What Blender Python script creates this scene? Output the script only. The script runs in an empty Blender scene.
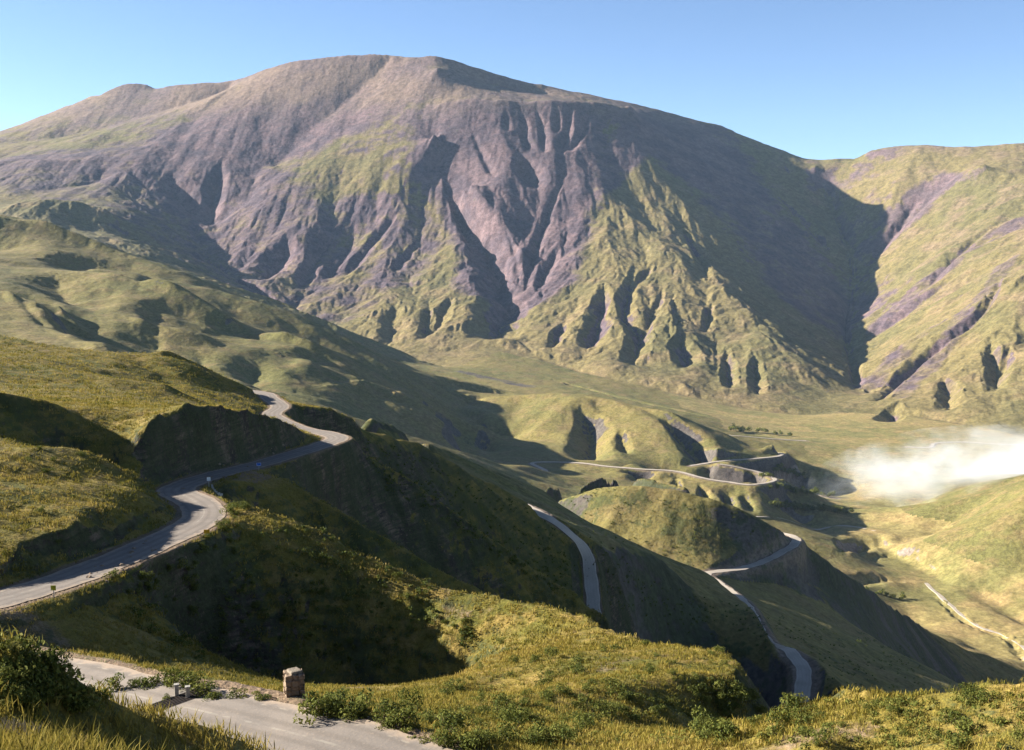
import bpy, math, random, time
import numpy as np
T0 = time.time()
R = math.radians
sc = bpy.context.scene
COL = sc.collection
rng = np.random.default_rng(11)
random.seed(11)

# ------------------------------------------------------------------ camera
F_PX, PITCH = 1098.0, math.atan(125 / 1098.0)
cam = bpy.data.cameras.new('camera')
camo = bpy.data.objects.new('camera', cam)
COL.objects.link(camo)
cam.sensor_width = 36.0
cam.lens = 36.0 * F_PX / 1024.0
cam.clip_start, cam.clip_end = 0.1, 60000.0
camo.location = (0, 0, 0)
camo.rotation_euler = (R(90) - PITCH, 0, 0)
sc.camera = camo

# ------------------------------------------------------------------ light
SUN_EL, SUN_AHEAD = R(22.0), R(14.0)          # sun to the left, a little ahead
SUN_DIR = (-math.cos(SUN_EL) * math.cos(SUN_AHEAD), math.cos(SUN_EL) * math.sin(SUN_AHEAD), math.sin(SUN_EL))
sun = bpy.data.lights.new('sun', 'SUN')
sun.energy = 5.0
sun.angle = R(0.53)
sun.color = (1.0, 0.95, 0.85)
suno = bpy.data.objects.new('sun', sun)
COL.objects.link(suno)
from mathutils import Vector
suno.rotation_euler = Vector(SUN_DIR).to_track_quat('Z', 'Y').to_euler()
world = bpy.data.worlds.new('World')
sc.world = world
world.use_nodes = True
wn = world.node_tree
sky = wn.nodes.new('ShaderNodeTexSky')
sky.sky_type = 'NISHITA'
sky.sun_disc = False
sky.sun_elevation = SUN_EL
sky.sun_rotation = math.atan2(SUN_DIR[0], SUN_DIR[1])
sky.altitude = 2800
sky.air_density = 0.8
sky.dust_density = 0.8
sky.ozone_density = 2.0
wn.nodes['Background'].inputs['Strength'].default_value = 0.05
wn.links.new(sky.outputs[0], wn.nodes['Background'].inputs['Color'])
sc.view_settings.view_transform = 'Standard'
sc.view_settings.look = 'None'
sc.view_settings.gamma = 1
sc.view_settings.use_curve_mapping = False
sc.view_settings.exposure = 2.1

# ------------------------------------------------------------------ helpers
def ray(px, py):
    u = (px - 512.0) / F_PX
    v = (375.0 - py) / F_PX
    c, s = math.cos(PITCH), math.sin(PITCH)
    Y = c + v * s
    Z = -s + v * c
    return u / Y, Z / Y                        # x and z per metre of forward distance

def P(px, py, d):
    a, b = ray(px, py)
    return (a * d, float(d), b * d)

def PL(*pts):
    return [P(*p) for p in pts]

def spline(pts, step):
    p = np.array(pts, float)
    if len(p) < 3:
        n = max(2, int(np.linalg.norm(p[1] - p[0]) / step))
        return np.array([p[0] + (p[1] - p[0]) * t for t in np.linspace(0, 1, n)])
    q = np.vstack([2 * p[0] - p[1], p, 2 * p[-1] - p[-2]])
    out = []
    for i in range(len(p) - 1):
        a, b, c, d = q[i:i + 4]
        n = max(2, int(np.linalg.norm(c - b) / step))
        t = np.linspace(0, 1, n, endpoint=False)[:, None]
        out.append(0.5 * ((2 * b) + (c - a) * t + (2 * a - 5 * b + 4 * c - d) * t ** 2 + (3 * b - a - 3 * c + d) * t ** 3))
    out.append(p[-1:])
    return np.vstack(out)

def smooth(a, b, x):
    t = np.clip((x - a) / (b - a), 0, 1)
    return t * t * (3 - 2 * t)

def hash2(ix, iy, seed=0):
    h = (ix.astype(np.int64) * 374761393 + iy.astype(np.int64) * 668265263 + seed * 1274126177) & 0xFFFFFFFF
    h = ((h ^ (h >> 13)) * 1274126177) & 0xFFFFFFFF
    h = ((h ^ (h >> 16)) * 2246822519) & 0xFFFFFFFF
    h = h ^ (h >> 15)
    return h

def rnd2(ix, iy, seed=0):
    h = hash2(ix, iy, seed)
    return (h & 0xFFFF) / 65535.0, (h >> 16) / 65535.0

def noise(x, y, seed=0):
    ix, iy = np.floor(x), np.floor(y)
    fx, fy = (x - ix).astype(np.float32), (y - iy).astype(np.float32)
    ux = fx * fx * fx * (fx * (fx * 6 - 15) + 10)
    uy = fy * fy * fy * (fy * (fy * 6 - 15) + 10)
    def g(a, b):
        h = hash2(ix + a, iy + b, seed)
        ang = (h & 0xFFFF).astype(np.float32) * (2 * np.pi / 65536)
        return np.cos(ang) * (fx - a) + np.sin(ang) * (fy - b)
    a, b, c, d = g(0, 0), g(1, 0), g(0, 1), g(1, 1)
    return ((a + (b - a) * ux) * (1 - uy) + (c + (d - c) * ux) * uy) * 1.5

def fbm(x, y, octs, seed=0, gain=0.5, ridged=False):
    s, a, tot = 0, 1.0, 0
    for i in range(octs):
        n = noise(x * 2 ** i, y * 2 ** i, seed + i * 17)
        if ridged:
            n = 1 - 2 * np.abs(n)
        s = s + n * a
        tot += a
        a *= gain
    return s / tot

def gullies(x, y, gx, gy, L, amp, octs, seed, gain=0.5, curl=1.0, g0=0.25, vee=False):
    """branching gullies that run down the slope (gx, gy); returns a height change"""
    h = np.zeros(x.shape, np.float32)
    hx = np.zeros_like(h); hy = np.zeros_like(h)
    gm = np.sqrt(gx * gx + gy * gy) + 1e-6
    st = np.minimum(1, gm / g0)
    for o in range(octs):
        tx, ty = gx + hx, gy + hy
        tm = np.sqrt(tx * tx + ty * ty) + 1e-6
        dx, dy = -ty / tm * curl, tx / tm * curl
        sx, sy = x / L, y / L
        ix, iy = np.floor(sx), np.floor(sy)
        fx, fy = (sx - ix).astype(np.float32), (sy - iy).astype(np.float32)
        va = np.zeros_like(h); vx = np.zeros_like(h); wt = np.zeros_like(h)
        for i in (-1, 0, 1, 2):
            for j in (-1, 0, 1, 2):
                r1, r2 = rnd2(ix + i, iy + j, seed + o)
                px = fx - i + 0.5 * r1.astype(np.float32); py = fy - j + 0.5 * r2.astype(np.float32)
                w = np.exp(-2 * (px * px + py * py))
                m = (px * dx + py * dy) * 6.2832
                va += np.cos(m) * w
                vx -= np.sin(m) * w
                wt += w
        va /= wt; vx /= wt
        if vee: va = 2 * np.sqrt(np.maximum(0, (1 + va) * 0.5) + 0.004) - 1.1
        h += amp * st * va
        k = amp * 6.2832 / L
        hx += k * vx * dx * st; hy += k * vx * dy * st
        amp *= gain
        L *= 0.5
    return h

class Grid:
    def __init__(s, x0, x1, y0, y1, c):
        s.x0, s.y0, s.c = x0, y0, c
        s.nx, s.ny = int((x1 - x0) / c) + 1, int((y1 - y0) / c) + 1
        s.x1, s.y1 = x0 + (s.nx - 1) * c, y0 + (s.ny - 1) * c
        s.m = np.zeros((s.ny, s.nx), bool)
        s.acc = np.zeros((s.ny, s.nx)); s.cnt = np.zeros((s.ny, s.nx))
    def xy(s):
        return np.meshgrid(s.x0 + np.arange(s.nx) * s.c, s.y0 + np.arange(s.ny) * s.c)
    def put(s, pts, radius=0.0, force=False):
        q = spline(pts, s.c * 0.5)
        k = int(math.ceil(radius / s.c))
        for i in range(-k, k + 1):
            for j in range(-k, k + 1):
                if (i * i + j * j) * s.c * s.c > radius * radius + 1e-9:
                    continue
                a = np.round((q[:, 0] - s.x0) / s.c).astype(int) + i
                b = np.round((q[:, 1] - s.y0) / s.c).astype(int) + j
                ok = (a >= 0) & (a < s.nx) & (b >= 0) & (b < s.ny)
                np.add.at(s.acc, (b[ok], a[ok]), q[ok, 2]); np.add.at(s.cnt, (b[ok], a[ok]), 1)
    def edge_from(s, f):
        X, Y = s.xy()
        e = np.zeros((s.ny, s.nx), bool)
        e[0] = e[-1] = True; e[:, 0] = e[:, -1] = True
        v = f(X[e], Y[e])
        s.acc[e] = v; s.cnt[e] = 1
    def solve(s, its=70, blur=1):
        m = s.cnt > 0
        v = np.where(m, s.acc / np.maximum(s.cnt, 1), 0)
        levels = [(m, v)]
        while min(levels[-1][0].shape) > 24:
            m0, v0 = levels[-1]
            ny, nx = m0.shape
            py, px = ny % 2, nx % 2
            mm = np.pad(m0.astype(float), ((0, py), (0, px))); vv = np.pad(v0, ((0, py), (0, px))) * mm
            f = lambda A: A[::2, ::2] + A[1::2, ::2] + A[::2, 1::2] + A[1::2, 1::2]
            c = f(mm); w = f(vv)
            levels.append((c > 0, np.where(c > 0, w / np.maximum(c, 1), 0)))
        m0, v0 = levels[-1]
        h = np.where(m0, v0, v0[m0].mean())
        for li in range(len(levels) - 1, -1, -1):
            m0, v0 = levels[li]
            if h.shape != m0.shape:
                h = np.repeat(np.repeat(h, 2, 0), 2, 1)[:m0.shape[0], :m0.shape[1]]
            n = 300 if li >= len(levels) - 2 else its
            ii, jj = np.indices(m0.shape)
            red = ((ii + jj) % 2 == 0) & ~m0
            blk = ((ii + jj) % 2 == 1) & ~m0
            h = np.where(m0, v0, h)
            om = 1.6
            for k in range(n):
                for c in (red, blk):
                    p = np.pad(h, 1, mode='edge')
                    a = 0.25 * (p[:-2, 1:-1] + p[2:, 1:-1] + p[1:-1, :-2] + p[1:-1, 2:])
                    h = np.where(c, h + om * (a - h), h)
        for k in range(blur):
            p = np.pad(h, 1, mode='edge')
            h = 0.5 * h + 0.125 * (p[:-2, 1:-1] + p[2:, 1:-1] + p[1:-1, :-2] + p[1:-1, 2:])
        s.h = h.astype(np.float32)
    def sample(s, x, y):
        """bicubic (Catmull-Rom)"""
        u = np.clip((x - s.x0) / s.c, 0, s.nx - 1.001); v = np.clip((y - s.y0) / s.c, 0, s.ny - 1.001)
        i = np.floor(u).astype(np.int32); j = np.floor(v).astype(np.int32)
        fu = (u - i).astype(np.float32); fv = (v - j).astype(np.float32)
        def wts(t):
            return (-0.5 * t + t * t - 0.5 * t ** 3, 1 - 2.5 * t * t + 1.5 * t ** 3, 0.5 * t + 2 * t * t - 1.5 * t ** 3, -0.5 * t * t + 0.5 * t ** 3)
        wu, wv = wts(fu), wts(fv)
        out = np.zeros(x.shape, np.float32)
        for b in range(4):
            jj = np.clip(j + b - 1, 0, s.ny - 1)
            r = np.zeros(x.shape, np.float32)
            for a in range(4):
                r += wu[a] * s.h[jj, np.clip(i + a - 1, 0, s.nx - 1)]
            out += wv[b] * r
        return out
    def inside(s, x, y, margin=0):
        return (x > s.x0 + margin) & (x < s.x1 - margin) & (y > s.y0 + margin) & (y < s.y1 - margin)

def dist_to(x, y, line, reach):
    """distance from points to a dense polyline, index of the nearest vertex; far points get reach"""
    d = np.full(x.shape, reach, np.float32); idx = np.zeros(x.shape, np.int32)
    l = line[:, :2]
    box = (x > l[:, 0].min() - reach) & (x < l[:, 0].max() + reach) & (y > l[:, 1].min() - reach) & (y < l[:, 1].max() + reach)
    w = np.nonzero(box.ravel())[0]
    if len(w) == 0:
        return d, idx
    xs, ys = x.ravel()[w].astype(np.float32), y.ravel()[w].astype(np.float32)
    # coarse cull on chunks of the line
    best = np.full(len(w), reach * reach, np.float32); bi = np.zeros(len(w), np.int32)
    CH = 12
    for k in range(0, len(l), CH):
        c = l[k:k + CH]
        mk = (xs > c[:, 0].min() - reach) & (xs < c[:, 0].max() + reach) & (ys > c[:, 1].min() - reach) & (ys < c[:, 1].max() + reach)
        s = np.nonzero(mk)[0]
        if len(s) == 0:
            continue
        for q in range(len(c)):
            d2 = (xs[s] - c[q, 0]) ** 2 + (ys[s] - c[q, 1]) ** 2
            g = d2 < best[s]
            t = s[g]
            best[t] = d2[g]; bi[t] = k + q
    d.ravel()[w] = np.sqrt(best); idx.ravel()[w] = bi
    return d, idx

# ------------------------------------------------------------------ the lie of the land: ridge, valley and road lines
W = lambda *p: [tuple(map(float, q)) for q in p]
FLOOR = -600.0
FAR_LINES = [
    # skyline of the great mountain and of the range to its right
    PL((-700, 260, 8800), (-250, 190, 9500), (-100, 158, 9800), (0, 132, 10000), (60, 108, 10000), (118, 86, 10000), (134, 83, 9980), (146, 84, 9960), (155, 88.5, 9900), (168, 86.5, 9800), (185, 84, 9700), (220, 82, 9600), (245, 77, 9500), (270, 68, 9300), (300, 60, 9200), (340, 56, 9100), (380, 54, 9000), (410, 57, 8900), (432, 55.5, 8800), (442, 57, 8790), (475, 67, 8860), (510, 78, 8940), (560, 88, 9000), (600, 96, 9000), (640, 105, 9000), (690, 118, 9000), (720, 125, 9000), (750, 138, 9000), (780, 149, 8900), (800, 157, 8900), (822, 160, 8800), (835, 158.5, 8700), (850, 158, 8700), (856, 159, 8650), (866, 153, 8600), (880, 148, 8500), (920, 144, 8300), (960, 147, 8100), (1000, 144, 8000), (1024, 143, 7900), (1150, 140, 7600), (1350, 150, 7200)),
    PL((436, 66, 8560), (475, 80.5, 8690), (510, 90, 8760), (545, 95, 8830)),
    PL((-250, 235, 10400), (0, 180, 10900), (120, 140, 10900), (245, 125, 10400), (380, 102, 9900), (500, 125, 9850), (640, 155, 9800), (750, 185, 9700), (815, 210, 9600), (880, 200, 9350), (960, 195, 9000), (1024, 192, 8800), (1200, 190, 8500)),
    W((-8000, 13500, -200), (0, 13500, 0), (8000, 13500, -200)),
    # left bench and its cliff
    PL((-200, 185, 7900), (0, 164, 7900), (60, 162, 7900), (110, 158, 8050), (170, 140, 8400)),
    PL((-200, 215, 7000), (0, 190, 7350), (50, 190, 7400), (100, 185, 7650)),
    # ridges and valleys of the mountain's face
    PL((390, 62, 8950), (345, 105, 8650), (305, 138, 8350), (275, 170, 8000)),
    PL((210, 208, 7500), (198, 238, 7050), (207, 262, 6720), (238, 289, 6220), (290, 313, 5850), (332, 333, 5550), (385, 356, 5150)),
    PL((438, 130, 7850), (400, 190, 7400), (360, 240, 6950), (330, 280, 6500)),
    PL((250, 78, 9400), (215, 98, 9050), (180, 122, 8750), (120, 146, 8450)),
    PL((228, 93, 9500), (160, 113, 9380), (60, 138, 9250), (-60, 150, 9100)),
    PL((438, 108, 8150), (438, 150, 7800), (446, 192, 7450), (466, 235, 6980), (468, 275, 6350), (455, 320, 5650), (450, 352, 5150)),
    PL((462, 185, 7250), (487, 228, 6850), (503, 262, 6500), (500, 300, 5900), (480, 330, 5500)),
    PL((438, 106, 8150), (500, 102, 8100), (548, 103, 8100), (600, 104, 8180), (632, 107, 8250)),
    PL((498, 125, 7900), (512, 150, 7620), (520, 176, 7350)),
    PL((545, 128, 7900), (547, 150, 7620), (545, 190, 7200), (535, 230, 6800), (520, 265, 6370), (515, 300, 5900), (512, 332, 5450)),
    PL((632, 107, 8250), (642, 140, 7950), (655, 170, 7620), (662, 200, 7280), (676, 225, 6900), (702, 262, 6380), (735, 300, 5800), (780, 340, 5200), (812, 380, 4700), (830, 400, 4400)),
    PL((600, 215, 7000), (590, 270, 6250), (575, 320, 5550), (568, 350, 5100)),
    PL((608, 285, 5950), (614, 330, 5300), (620, 374, 4700)),
    PL((650, 250, 6450), (648, 310, 5600), (650, 365, 4850)),
    PL((672, 300, 5700), (680, 350, 5000), (684, 386, 4520)),
    PL((710, 300, 5800), (712, 345, 5150), (716, 385, 4550)),
    PL((748, 335, 5250), (752, 370, 4750), (756, 398, 4400)),
    PL((560, 300, 5850), (548, 335, 5350)),
    PL((716, 128, 8950), (735, 160, 8550), (762, 190, 8200)),
    PL((815, 166, 8600), (825, 198, 8400), (838, 228, 7950), (851, 262, 7480), (852, 300, 6900), (846, 330, 6450), (850, 365, 5450), (862, 396, 4480)),
    # range on the right
    PL((920, 146, 8250), (895, 190, 7900), (872, 235, 7650)),
    PL((985, 165, 7500), (930, 205, 7600), (880, 262, 7200), (860, 292, 6980)),
    PL((1060, 180, 6900), (990, 215, 6850), (930, 262, 6600), (880, 325, 6100), (868, 372, 5150)),
    PL((1100, 215, 6000), (1010, 262, 5700), (960, 320, 5150), (915, 372, 4600), (893, 402, 4250)),
    PL((1150, 230, 5300), (1040, 275, 5100), (990, 335, 4700), (955, 385, 4300), (940, 410, 4100)),
    PL((1100, 300, 4700), (1024, 345, 4500), (985, 395, 4150)),
    PL((1200, 260, 4600), (1100, 320, 4400), (1050, 380, 4100)),
    # foot of the mountain
    PL((352, 345, 5400), (395, 361, 5050), (450, 368, 4800), (500, 347, 5200), (560, 366, 4900), (620, 381, 4600), (680, 395, 4420), (740, 408, 4270), (800, 415, 4180), (850, 412, 4180), (900, 415, 4100), (960, 424, 3900), (1024, 436, 3650), (1300, 450, 3400)),
    # valley floor
    PL((500, 385, 4200), (560, 388, 4200), (640, 398, 4150), (720, 415, 3950), (800, 430, 3700)),
    PL((740, 435, 3500), (850, 440, 3450), (950, 445, 3350), (1100, 450, 3250)),
    PL((800, 470, 2950), (900, 472, 2930), (1060, 475, 2900)),
    PL((800, 496, 2680), (860, 500, 2640), (930, 506, 2560)),
    PL((700, 516, 2470), (780, 521, 2420), (860, 528, 2350)),
    PL((850, 560, 2120), (900, 560, 2120), (880, 545, 2230)),
    PL((925, 590, 1940), (960, 612, 1820), (1000, 632, 1730), (1040, 650, 1650), (1200, 690, 1500)),
    PL((900, 585, 1960), (925, 610, 1840), (960, 640, 1700), (1010, 665, 1600)),
    # green hills at the left
    PL((-500, 190, 3600), (-200, 200, 3800), (0, 218, 3800), (60, 233, 3750), (110, 250, 3700), (170, 268, 3600), (215, 287, 3550), (260, 306, 3480), (310, 326, 3400), (350, 345, 3330), (392, 368, 3200), (425, 392, 3080), (445, 415, 2950)),
    PL((-300, 240, 4600), (0, 232, 5200), (100, 246, 5300), (200, 282, 5250), (300, 322, 4900), (380, 360, 4500), (430, 385, 4150), (470, 395, 3900)),
    PL((-300, 250, 6000), (60, 205, 6600), (130, 238, 6450), (190, 266, 6280), (238, 290, 6060), (288, 313, 5750), (328, 333, 5420)),
    PL((-200, 245, 3200), (0, 257, 3200), (40, 267, 3150), (80, 270, 3100), (118, 273, 3050), (158, 286, 2980), (205, 306, 2900), (250, 327, 2820), (295, 339, 2760), (340, 356, 2700), (380, 382, 2600), (420, 408, 2520), (450, 430, 2450)),
    PL((-200, 270, 3450), (0, 250, 3480), (60, 262, 3400), (95, 272, 3330), (150, 290, 3200), (220, 318, 3050), (300, 345, 2930)),
    PL((118, 273, 3050), (95, 300, 2750), (100, 340, 2400)),
    PL((60, 290, 2800), (55, 315, 2550), (90, 350, 2250)),
    PL((165, 290, 2950), (150, 320, 2650), (175, 365, 2250)),
    PL((140, 300, 2800), (138, 325, 2550)),
    PL((250, 328, 2800), (225, 352, 2500), (240, 385, 2150)),
    PL((210, 330, 2700), (195, 350, 2480)),
    PL((310, 345, 2700), (285, 370, 2400), (290, 392, 2180)),
    PL((270, 350, 2600), (258, 375, 2350)),
    PL((365, 372, 2600), (345, 395, 2350)),
    PL((0, 290, 2500), (40, 310, 2350), (80, 345, 2050), (110, 365, 1900)),
    W((-1500, 1500, -230), (-900, 1500, -245), (-500, 1450, -275), (-200, 1500, -340), (0, 1600, -430), (150, 1700, -500)),
    # terrace hills in the valley's middle
    PL((455, 408, 3390), (500, 398, 3333), (560, 393, 3220), (620, 401, 3107), (680, 428, 2915), (725, 455, 2712), (750, 475, 2576)),
    PL((395, 392, 2760), (425, 402, 2880), (450, 410, 3080), (475, 407, 3350)),
    PL((480, 440, 3051), (540, 440, 2938), (600, 435, 2881), (650, 445, 2802), (700, 462, 2655)),
    PL((460, 445, 2825), (530, 462, 2599), (580, 462, 2576), (640, 468, 2509), (700, 476, 2429), (752, 484, 2373)),
    PL((640, 498, 2486), (700, 507, 2509), (762, 512, 2599), (800, 500, 2881)),
    PL((560, 500, 2000), (520, 490, 2000), (480, 475, 2050)),
    # slope on the right of the valley
    PL((1400, 400, 2000), (1150, 445, 2100), (1024, 490, 2200), (965, 518, 2230), (930, 533, 2240)),
    PL((1200, 690, 1500), (1040, 626, 1740), (975, 592, 1900), (930, 572, 2050), (890, 558, 2150)),
    W((1500, 900, -420), (1300, 600, -380), (1000, 300, -300)),
    W((700, 1350, -604), (900, 1250, -604), (1100, 1200, -600)),
    W((500, 1100, -560), (600, 1250, -604)),
    W((-8000, -800, 300), (-8000, 4000, 500), (-7000, 9000, 700)),
    W((8000, -800, 0), (8000, 4000, 200), (7000, 8000, 700)),
    W((-8000, -800, 300), (-1000, -800, 150), (0, -800, 40), (1000, -800, -60), (8000, -800, 0)),
]
ROAD_A = PL((600, 840, 47), (480, 796, 52), (400, 768, 56), (330, 744, 60), (250, 720, 64.5), (180, 705, 69), (120, 691, 74), (60, 676, 81)) + PL((-30, 656, 92), (-75, 640, 100), (-80, 624, 108), (-40, 610, 116)) + PL((0, 600, 122), (60, 581, 133), (110, 563, 145), (158, 542, 158), (194, 524, 170), (204, 511, 181), (192, 499, 193), (176, 491, 204), (190, 482.5, 217), (222, 473, 234), (255, 465, 250), (290, 455, 275), (322, 445, 300), (337, 438, 320), (325, 433.5, 338), (298, 428, 352), (272, 415, 380), (280, 406.5, 408), (270, 398, 440), (262, 393, 470), (225, 388, 500))
ROAD_B = PL((330, 432, 720), (400, 452, 680), (440, 468, 650), (480, 486, 615), (515, 503, 585), (540, 510.5, 560), (562, 524, 551), (582, 545, 545), (590, 570, 536), (593, 604, 516), (598, 622, 503), (606, 640, 492))
ROAD_B2 = PL((775, 745, 512), (790, 722, 524), (800, 698, 540), (804, 672, 562), (790, 650, 592), (765, 640, 645), (745, 604, 742), (718, 583, 815), (707, 573, 850), (745, 568, 890), (775, 556, 920), (796, 541.5, 955), (785, 534, 1010), (740, 528, 1060), (660, 518, 1120))
ROAD_C = PL((455, 460, 2633), (470, 470, 2486), (500, 476, 2407), (545, 472, 2418), (533, 463, 2588), (575, 462.5, 2576), (605, 466, 2531), (640, 469, 2497), (675, 471, 2475), (700, 477, 2418), (725, 482, 2384), (755, 484, 2362), (775, 480, 2486), (760, 473, 2599), (720, 463, 2633))
ROAD_C2 = PL((690, 466, 2667), (720, 461, 2712), (750, 459, 2768), (778, 456, 2825), (780, 453, 2938), (755, 453, 2994))
ROAD_D2 = PL((690, 432, 3250), (715, 434, 3280), (740, 436, 3300), (775, 439, 3320), (806, 441, 3330))
ROAD_D = PL((905, 447, 3310), (930, 447, 3300), (936, 443, 3380), (965, 442, 3400), (1000, 444, 3350), (1080, 447, 3300))
MID_LINES = [
    # the near hill's plateau and its far edge
    PL((-300, 310, 430), (-100, 325, 430), (0, 335, 430), (60, 345, 430), (130, 352, 430), (190, 362, 440), (250, 388, 452)),
    PL((-300, 330, 330), (0, 362, 340), (80, 372, 340), (170, 385, 340)),
    W((-700, 600, -60), (-400, 620, -90), (-200, 640, -130), (-100, 660, -150)),
    W((-700, 1000, -220), (-300, 1000, -260), (0, 1100, -330), (150, 1250, -430)),
    # long crest behind
    PL((285, 404, 415), (336, 411, 435), (382, 433, 470), (418, 448, 510), (456, 466, 535), (494, 483, 550), (537, 506, 554), (572, 527, 556), (602, 544, 556), (656, 561, 612), (700, 571, 695), (742, 599, 655), (765, 615, 622), (788, 634, 592), (812, 658, 566), (850, 690, 530), (930, 740, 485)),
    # second crest a little further, in the sun
    PL((362, 409, 640), (400, 428, 660), (440, 447, 690), (480, 466, 720), (520, 480, 760), (548, 492, 800)),
    PL((555, 500, 1005), (590, 490, 985), (620, 484, 970), (655, 486, 958), (690, 492, 948), (730, 505, 935), (765, 521, 936), (800, 541, 960), (835, 566, 1010), (870, 590, 1100), (900, 612, 1250), (930, 634, 1430), (955, 654, 1570)),
    PL((545, 482, 1150), (585, 474, 1200), (622, 467, 1230), (655, 478, 1180), (690, 488, 1150)),
    W((40, 1080, -270), (100, 1080, -275), (170, 1060, -280)),
    # slopes between crest and crest
    W((-10, 870, -225), (25, 888, -245), (78, 876, -266), (130, 866, -268)),
    PL((725, 578, 870), (770, 582, 900), (820, 604, 925), (870, 638, 965), (910, 664, 1060)),
    PL((790, 572, 935), (830, 592, 980), (870, 615, 1040), (905, 640, 1170)),
    PL((780, 614, 770), (850, 660, 720), (900, 690, 700)),
    W((420, 1200, -480), (560, 1550, -590)),
    W((400, 640, -300), (480, 800, -400), (620, 950, -490), (800, 1080, -580)),
    W((-50, 900, -300), (120, 1300, -420), (300, 1500, -520), (420, 1700, -590)),
    # ravines out of sight between the spurs
    W((-60, 400, -140), (-25, 415, -175), (10, 432, -208), (42, 458, -232), (72, 525, -250), (105, 580, -264), (128, 545, -262), (160, 500, -264), (210, 460, -275), (290, 470, -305), (430, 540, -355)),
    W((60, 250, -130), (90, 300, -200)),
    W((150, 200, -130), (260, 250, -190), (500, 300, -300)),
]
NEAR_LINES = [
    # brow of the upper cut, then of the bluff, above the road
    PL((303, 433, 318), (290, 424, 296), (262, 414, 272), (232, 408, 254), (200, 405, 240), (165, 413, 226), (147, 425, 217), (140, 440, 214)),
    PL((-60, 388, 206), (0, 392, 214), (40, 399, 220), (65, 408, 224), (78, 418, 224), (100, 414, 228), (140, 420, 230)),
    PL((-60, 424, 196), (0, 432, 204), (35, 442, 209), (68, 455, 213), (112, 474, 211)),
    PL((-60, 445, 180), (10, 450, 182), (60, 447, 188), (105, 458, 190), (132, 476, 186)),
    PL((132, 476, 186), (128, 492, 176), (100, 503, 163), (76, 521, 150), (62, 545, 141)),
    PL((62, 545, 141), (30, 560, 134), (0, 575, 127), (-60, 590, 116)),
    PL((-60, 500, 150), (0, 500, 155), (50, 490, 165)),
    # spurs in front: crests
    PL((212, 506, 182), (245, 505, 181), (275, 511, 179), (320, 531, 177), (370, 556, 174), (430, 582, 170), (480, 593, 166), (520, 599, 162), (560, 607, 157), (600, 625, 149), (645, 642, 138), (700, 648, 129), (735, 657, 121), (744, 668, 115)),
    PL((225, 482, 214), (255, 471, 232), (290, 482, 230), (318, 497, 228), (352, 517, 227), (395, 543, 227), (435, 565, 228), (480, 590, 228), (530, 608, 226)),
    PL((337, 446, 308), (365, 452, 322), (402, 474, 328), (434, 497, 332), (468, 522, 336), (520, 556, 340), (570, 590, 340), (610, 620, 330)),
    # outer edge of the road bench
    PL((75, 590, 130), (122, 572, 141), (170, 550, 154), (205, 530, 168), (222, 512, 179)),
    # ravines between them
    W((-62, 122, -46), (-55, 138, -54), (-46, 152, -61), (-34, 152, -66), (-20, 148, -70), (-9, 145, -68), (-3, 143, -60)),
    W((-50, 200, -58), (-40, 205, -72), (-25, 205, -80), (-8, 203, -86), (10, 198, -90), (22, 185, -94), (40, 165, -98)),
    W((-55, 272, -78), (-42, 287, -98), (-28, 294, -116), (-5, 300, -130), (20, 292, -142), (45, 262, -145)),
    W((-52, 330, -75), (-40, 360, -95)),
    W((-58, 108, -44), (-44, 106, -44), (-33, 102, -44), (-20, 100, -44), (-9, 103, -45), (-2, 112, -48)),
    # grassy knoll in the foreground
    PL((292, 698, 76), (345, 716, 72), (400, 742, 63), (460, 756, 57)),
    PL((320, 690, 88), (380, 692, 96), (440, 690, 108), (480, 672, 124), (503, 645, 146)),
    PL((480, 700, 86), (560, 690, 98), (640, 680, 104), (700, 675, 108), (738, 672, 110)),
    PL((500, 745, 62), (580, 742, 63), (650, 738, 68), (700, 730, 75)),
    PL((560, 650, 128), (620, 660, 120), (680, 664, 116)),
    W((22, 62, -33), (24, 80, -44), (29, 95, -52), (38, 115, -62), (55, 150, -85)),
    # right-hand lit slope
    PL((770, 722, 66), (800, 702, 62), (840, 690, 62), (880, 697, 58), (930, 690, 55), (1024, 682, 52), (1200, 665, 48)),
    PL((800, 740, 52), (900, 738, 45), (1024, 735, 40)),
    W((40, 85, -40), (60, 90, -42), (90, 90, -42)),
    # slope under the camera
    W((-60, -10, 1), (-20, -10, 1), (0, -10, 0.4), (20, -10, -1), (60, -10, -4)),
    W((-6, 0, -0.9), (-2, 0, -1.55), (2, 0, -1.8), (8, 0, -3.2)),
    PL((-60, 736, 7.5), (0, 740, 8.5), (60, 752, 9.5), (120, 786, 10.5), (180, 802, 11.5), (240, 818, 12.5)),
    W((-2, 13, -6.6), (4, 12, -8), (12, 11, -9.5)),
    W((-12, 12, -6.5), (-7.5, 13, -7.4), (-5.5, 15, -8.6), (-4, 18, -11)),
    PL((-60, 700, 20.8), (0, 720, 20.6), (40, 726, 21), (80, 745, 21.6), (110, 770, 23)),
    
    W((-20, 34, -17), (-14, 36, -19), (-8, 40, -22)),
    W((-4, 35, -19.5), (4, 35, -19), (14, 32, -18)),
    W((0, 50, -27), (10, 50, -27.5), (18, 48, -26)),
    W((-60, 60, -20), (-80, 90, -26), (-100, 130, -30), (-110, 180, -32)),
    W((-40, 20, -6), (-60, 20, -9), (-90, 20, -10)),
    W((-28, 55, -24), (-40, 62, -24.5)),
]
FARS = [spline(l, 30) for l in FAR_LINES]
print('lines', round(time.time() - T0, 1))
GF = Grid(-8000, 8000, -800, 13500, 16.0)
for l in FAR_LINES: GF.put(l)
for l in MID_LINES: GF.put(l)
for l in (ROAD_C, ROAD_C2, ROAD_D, ROAD_D2): GF.put(l)
GF.solve(70, 2)
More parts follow.
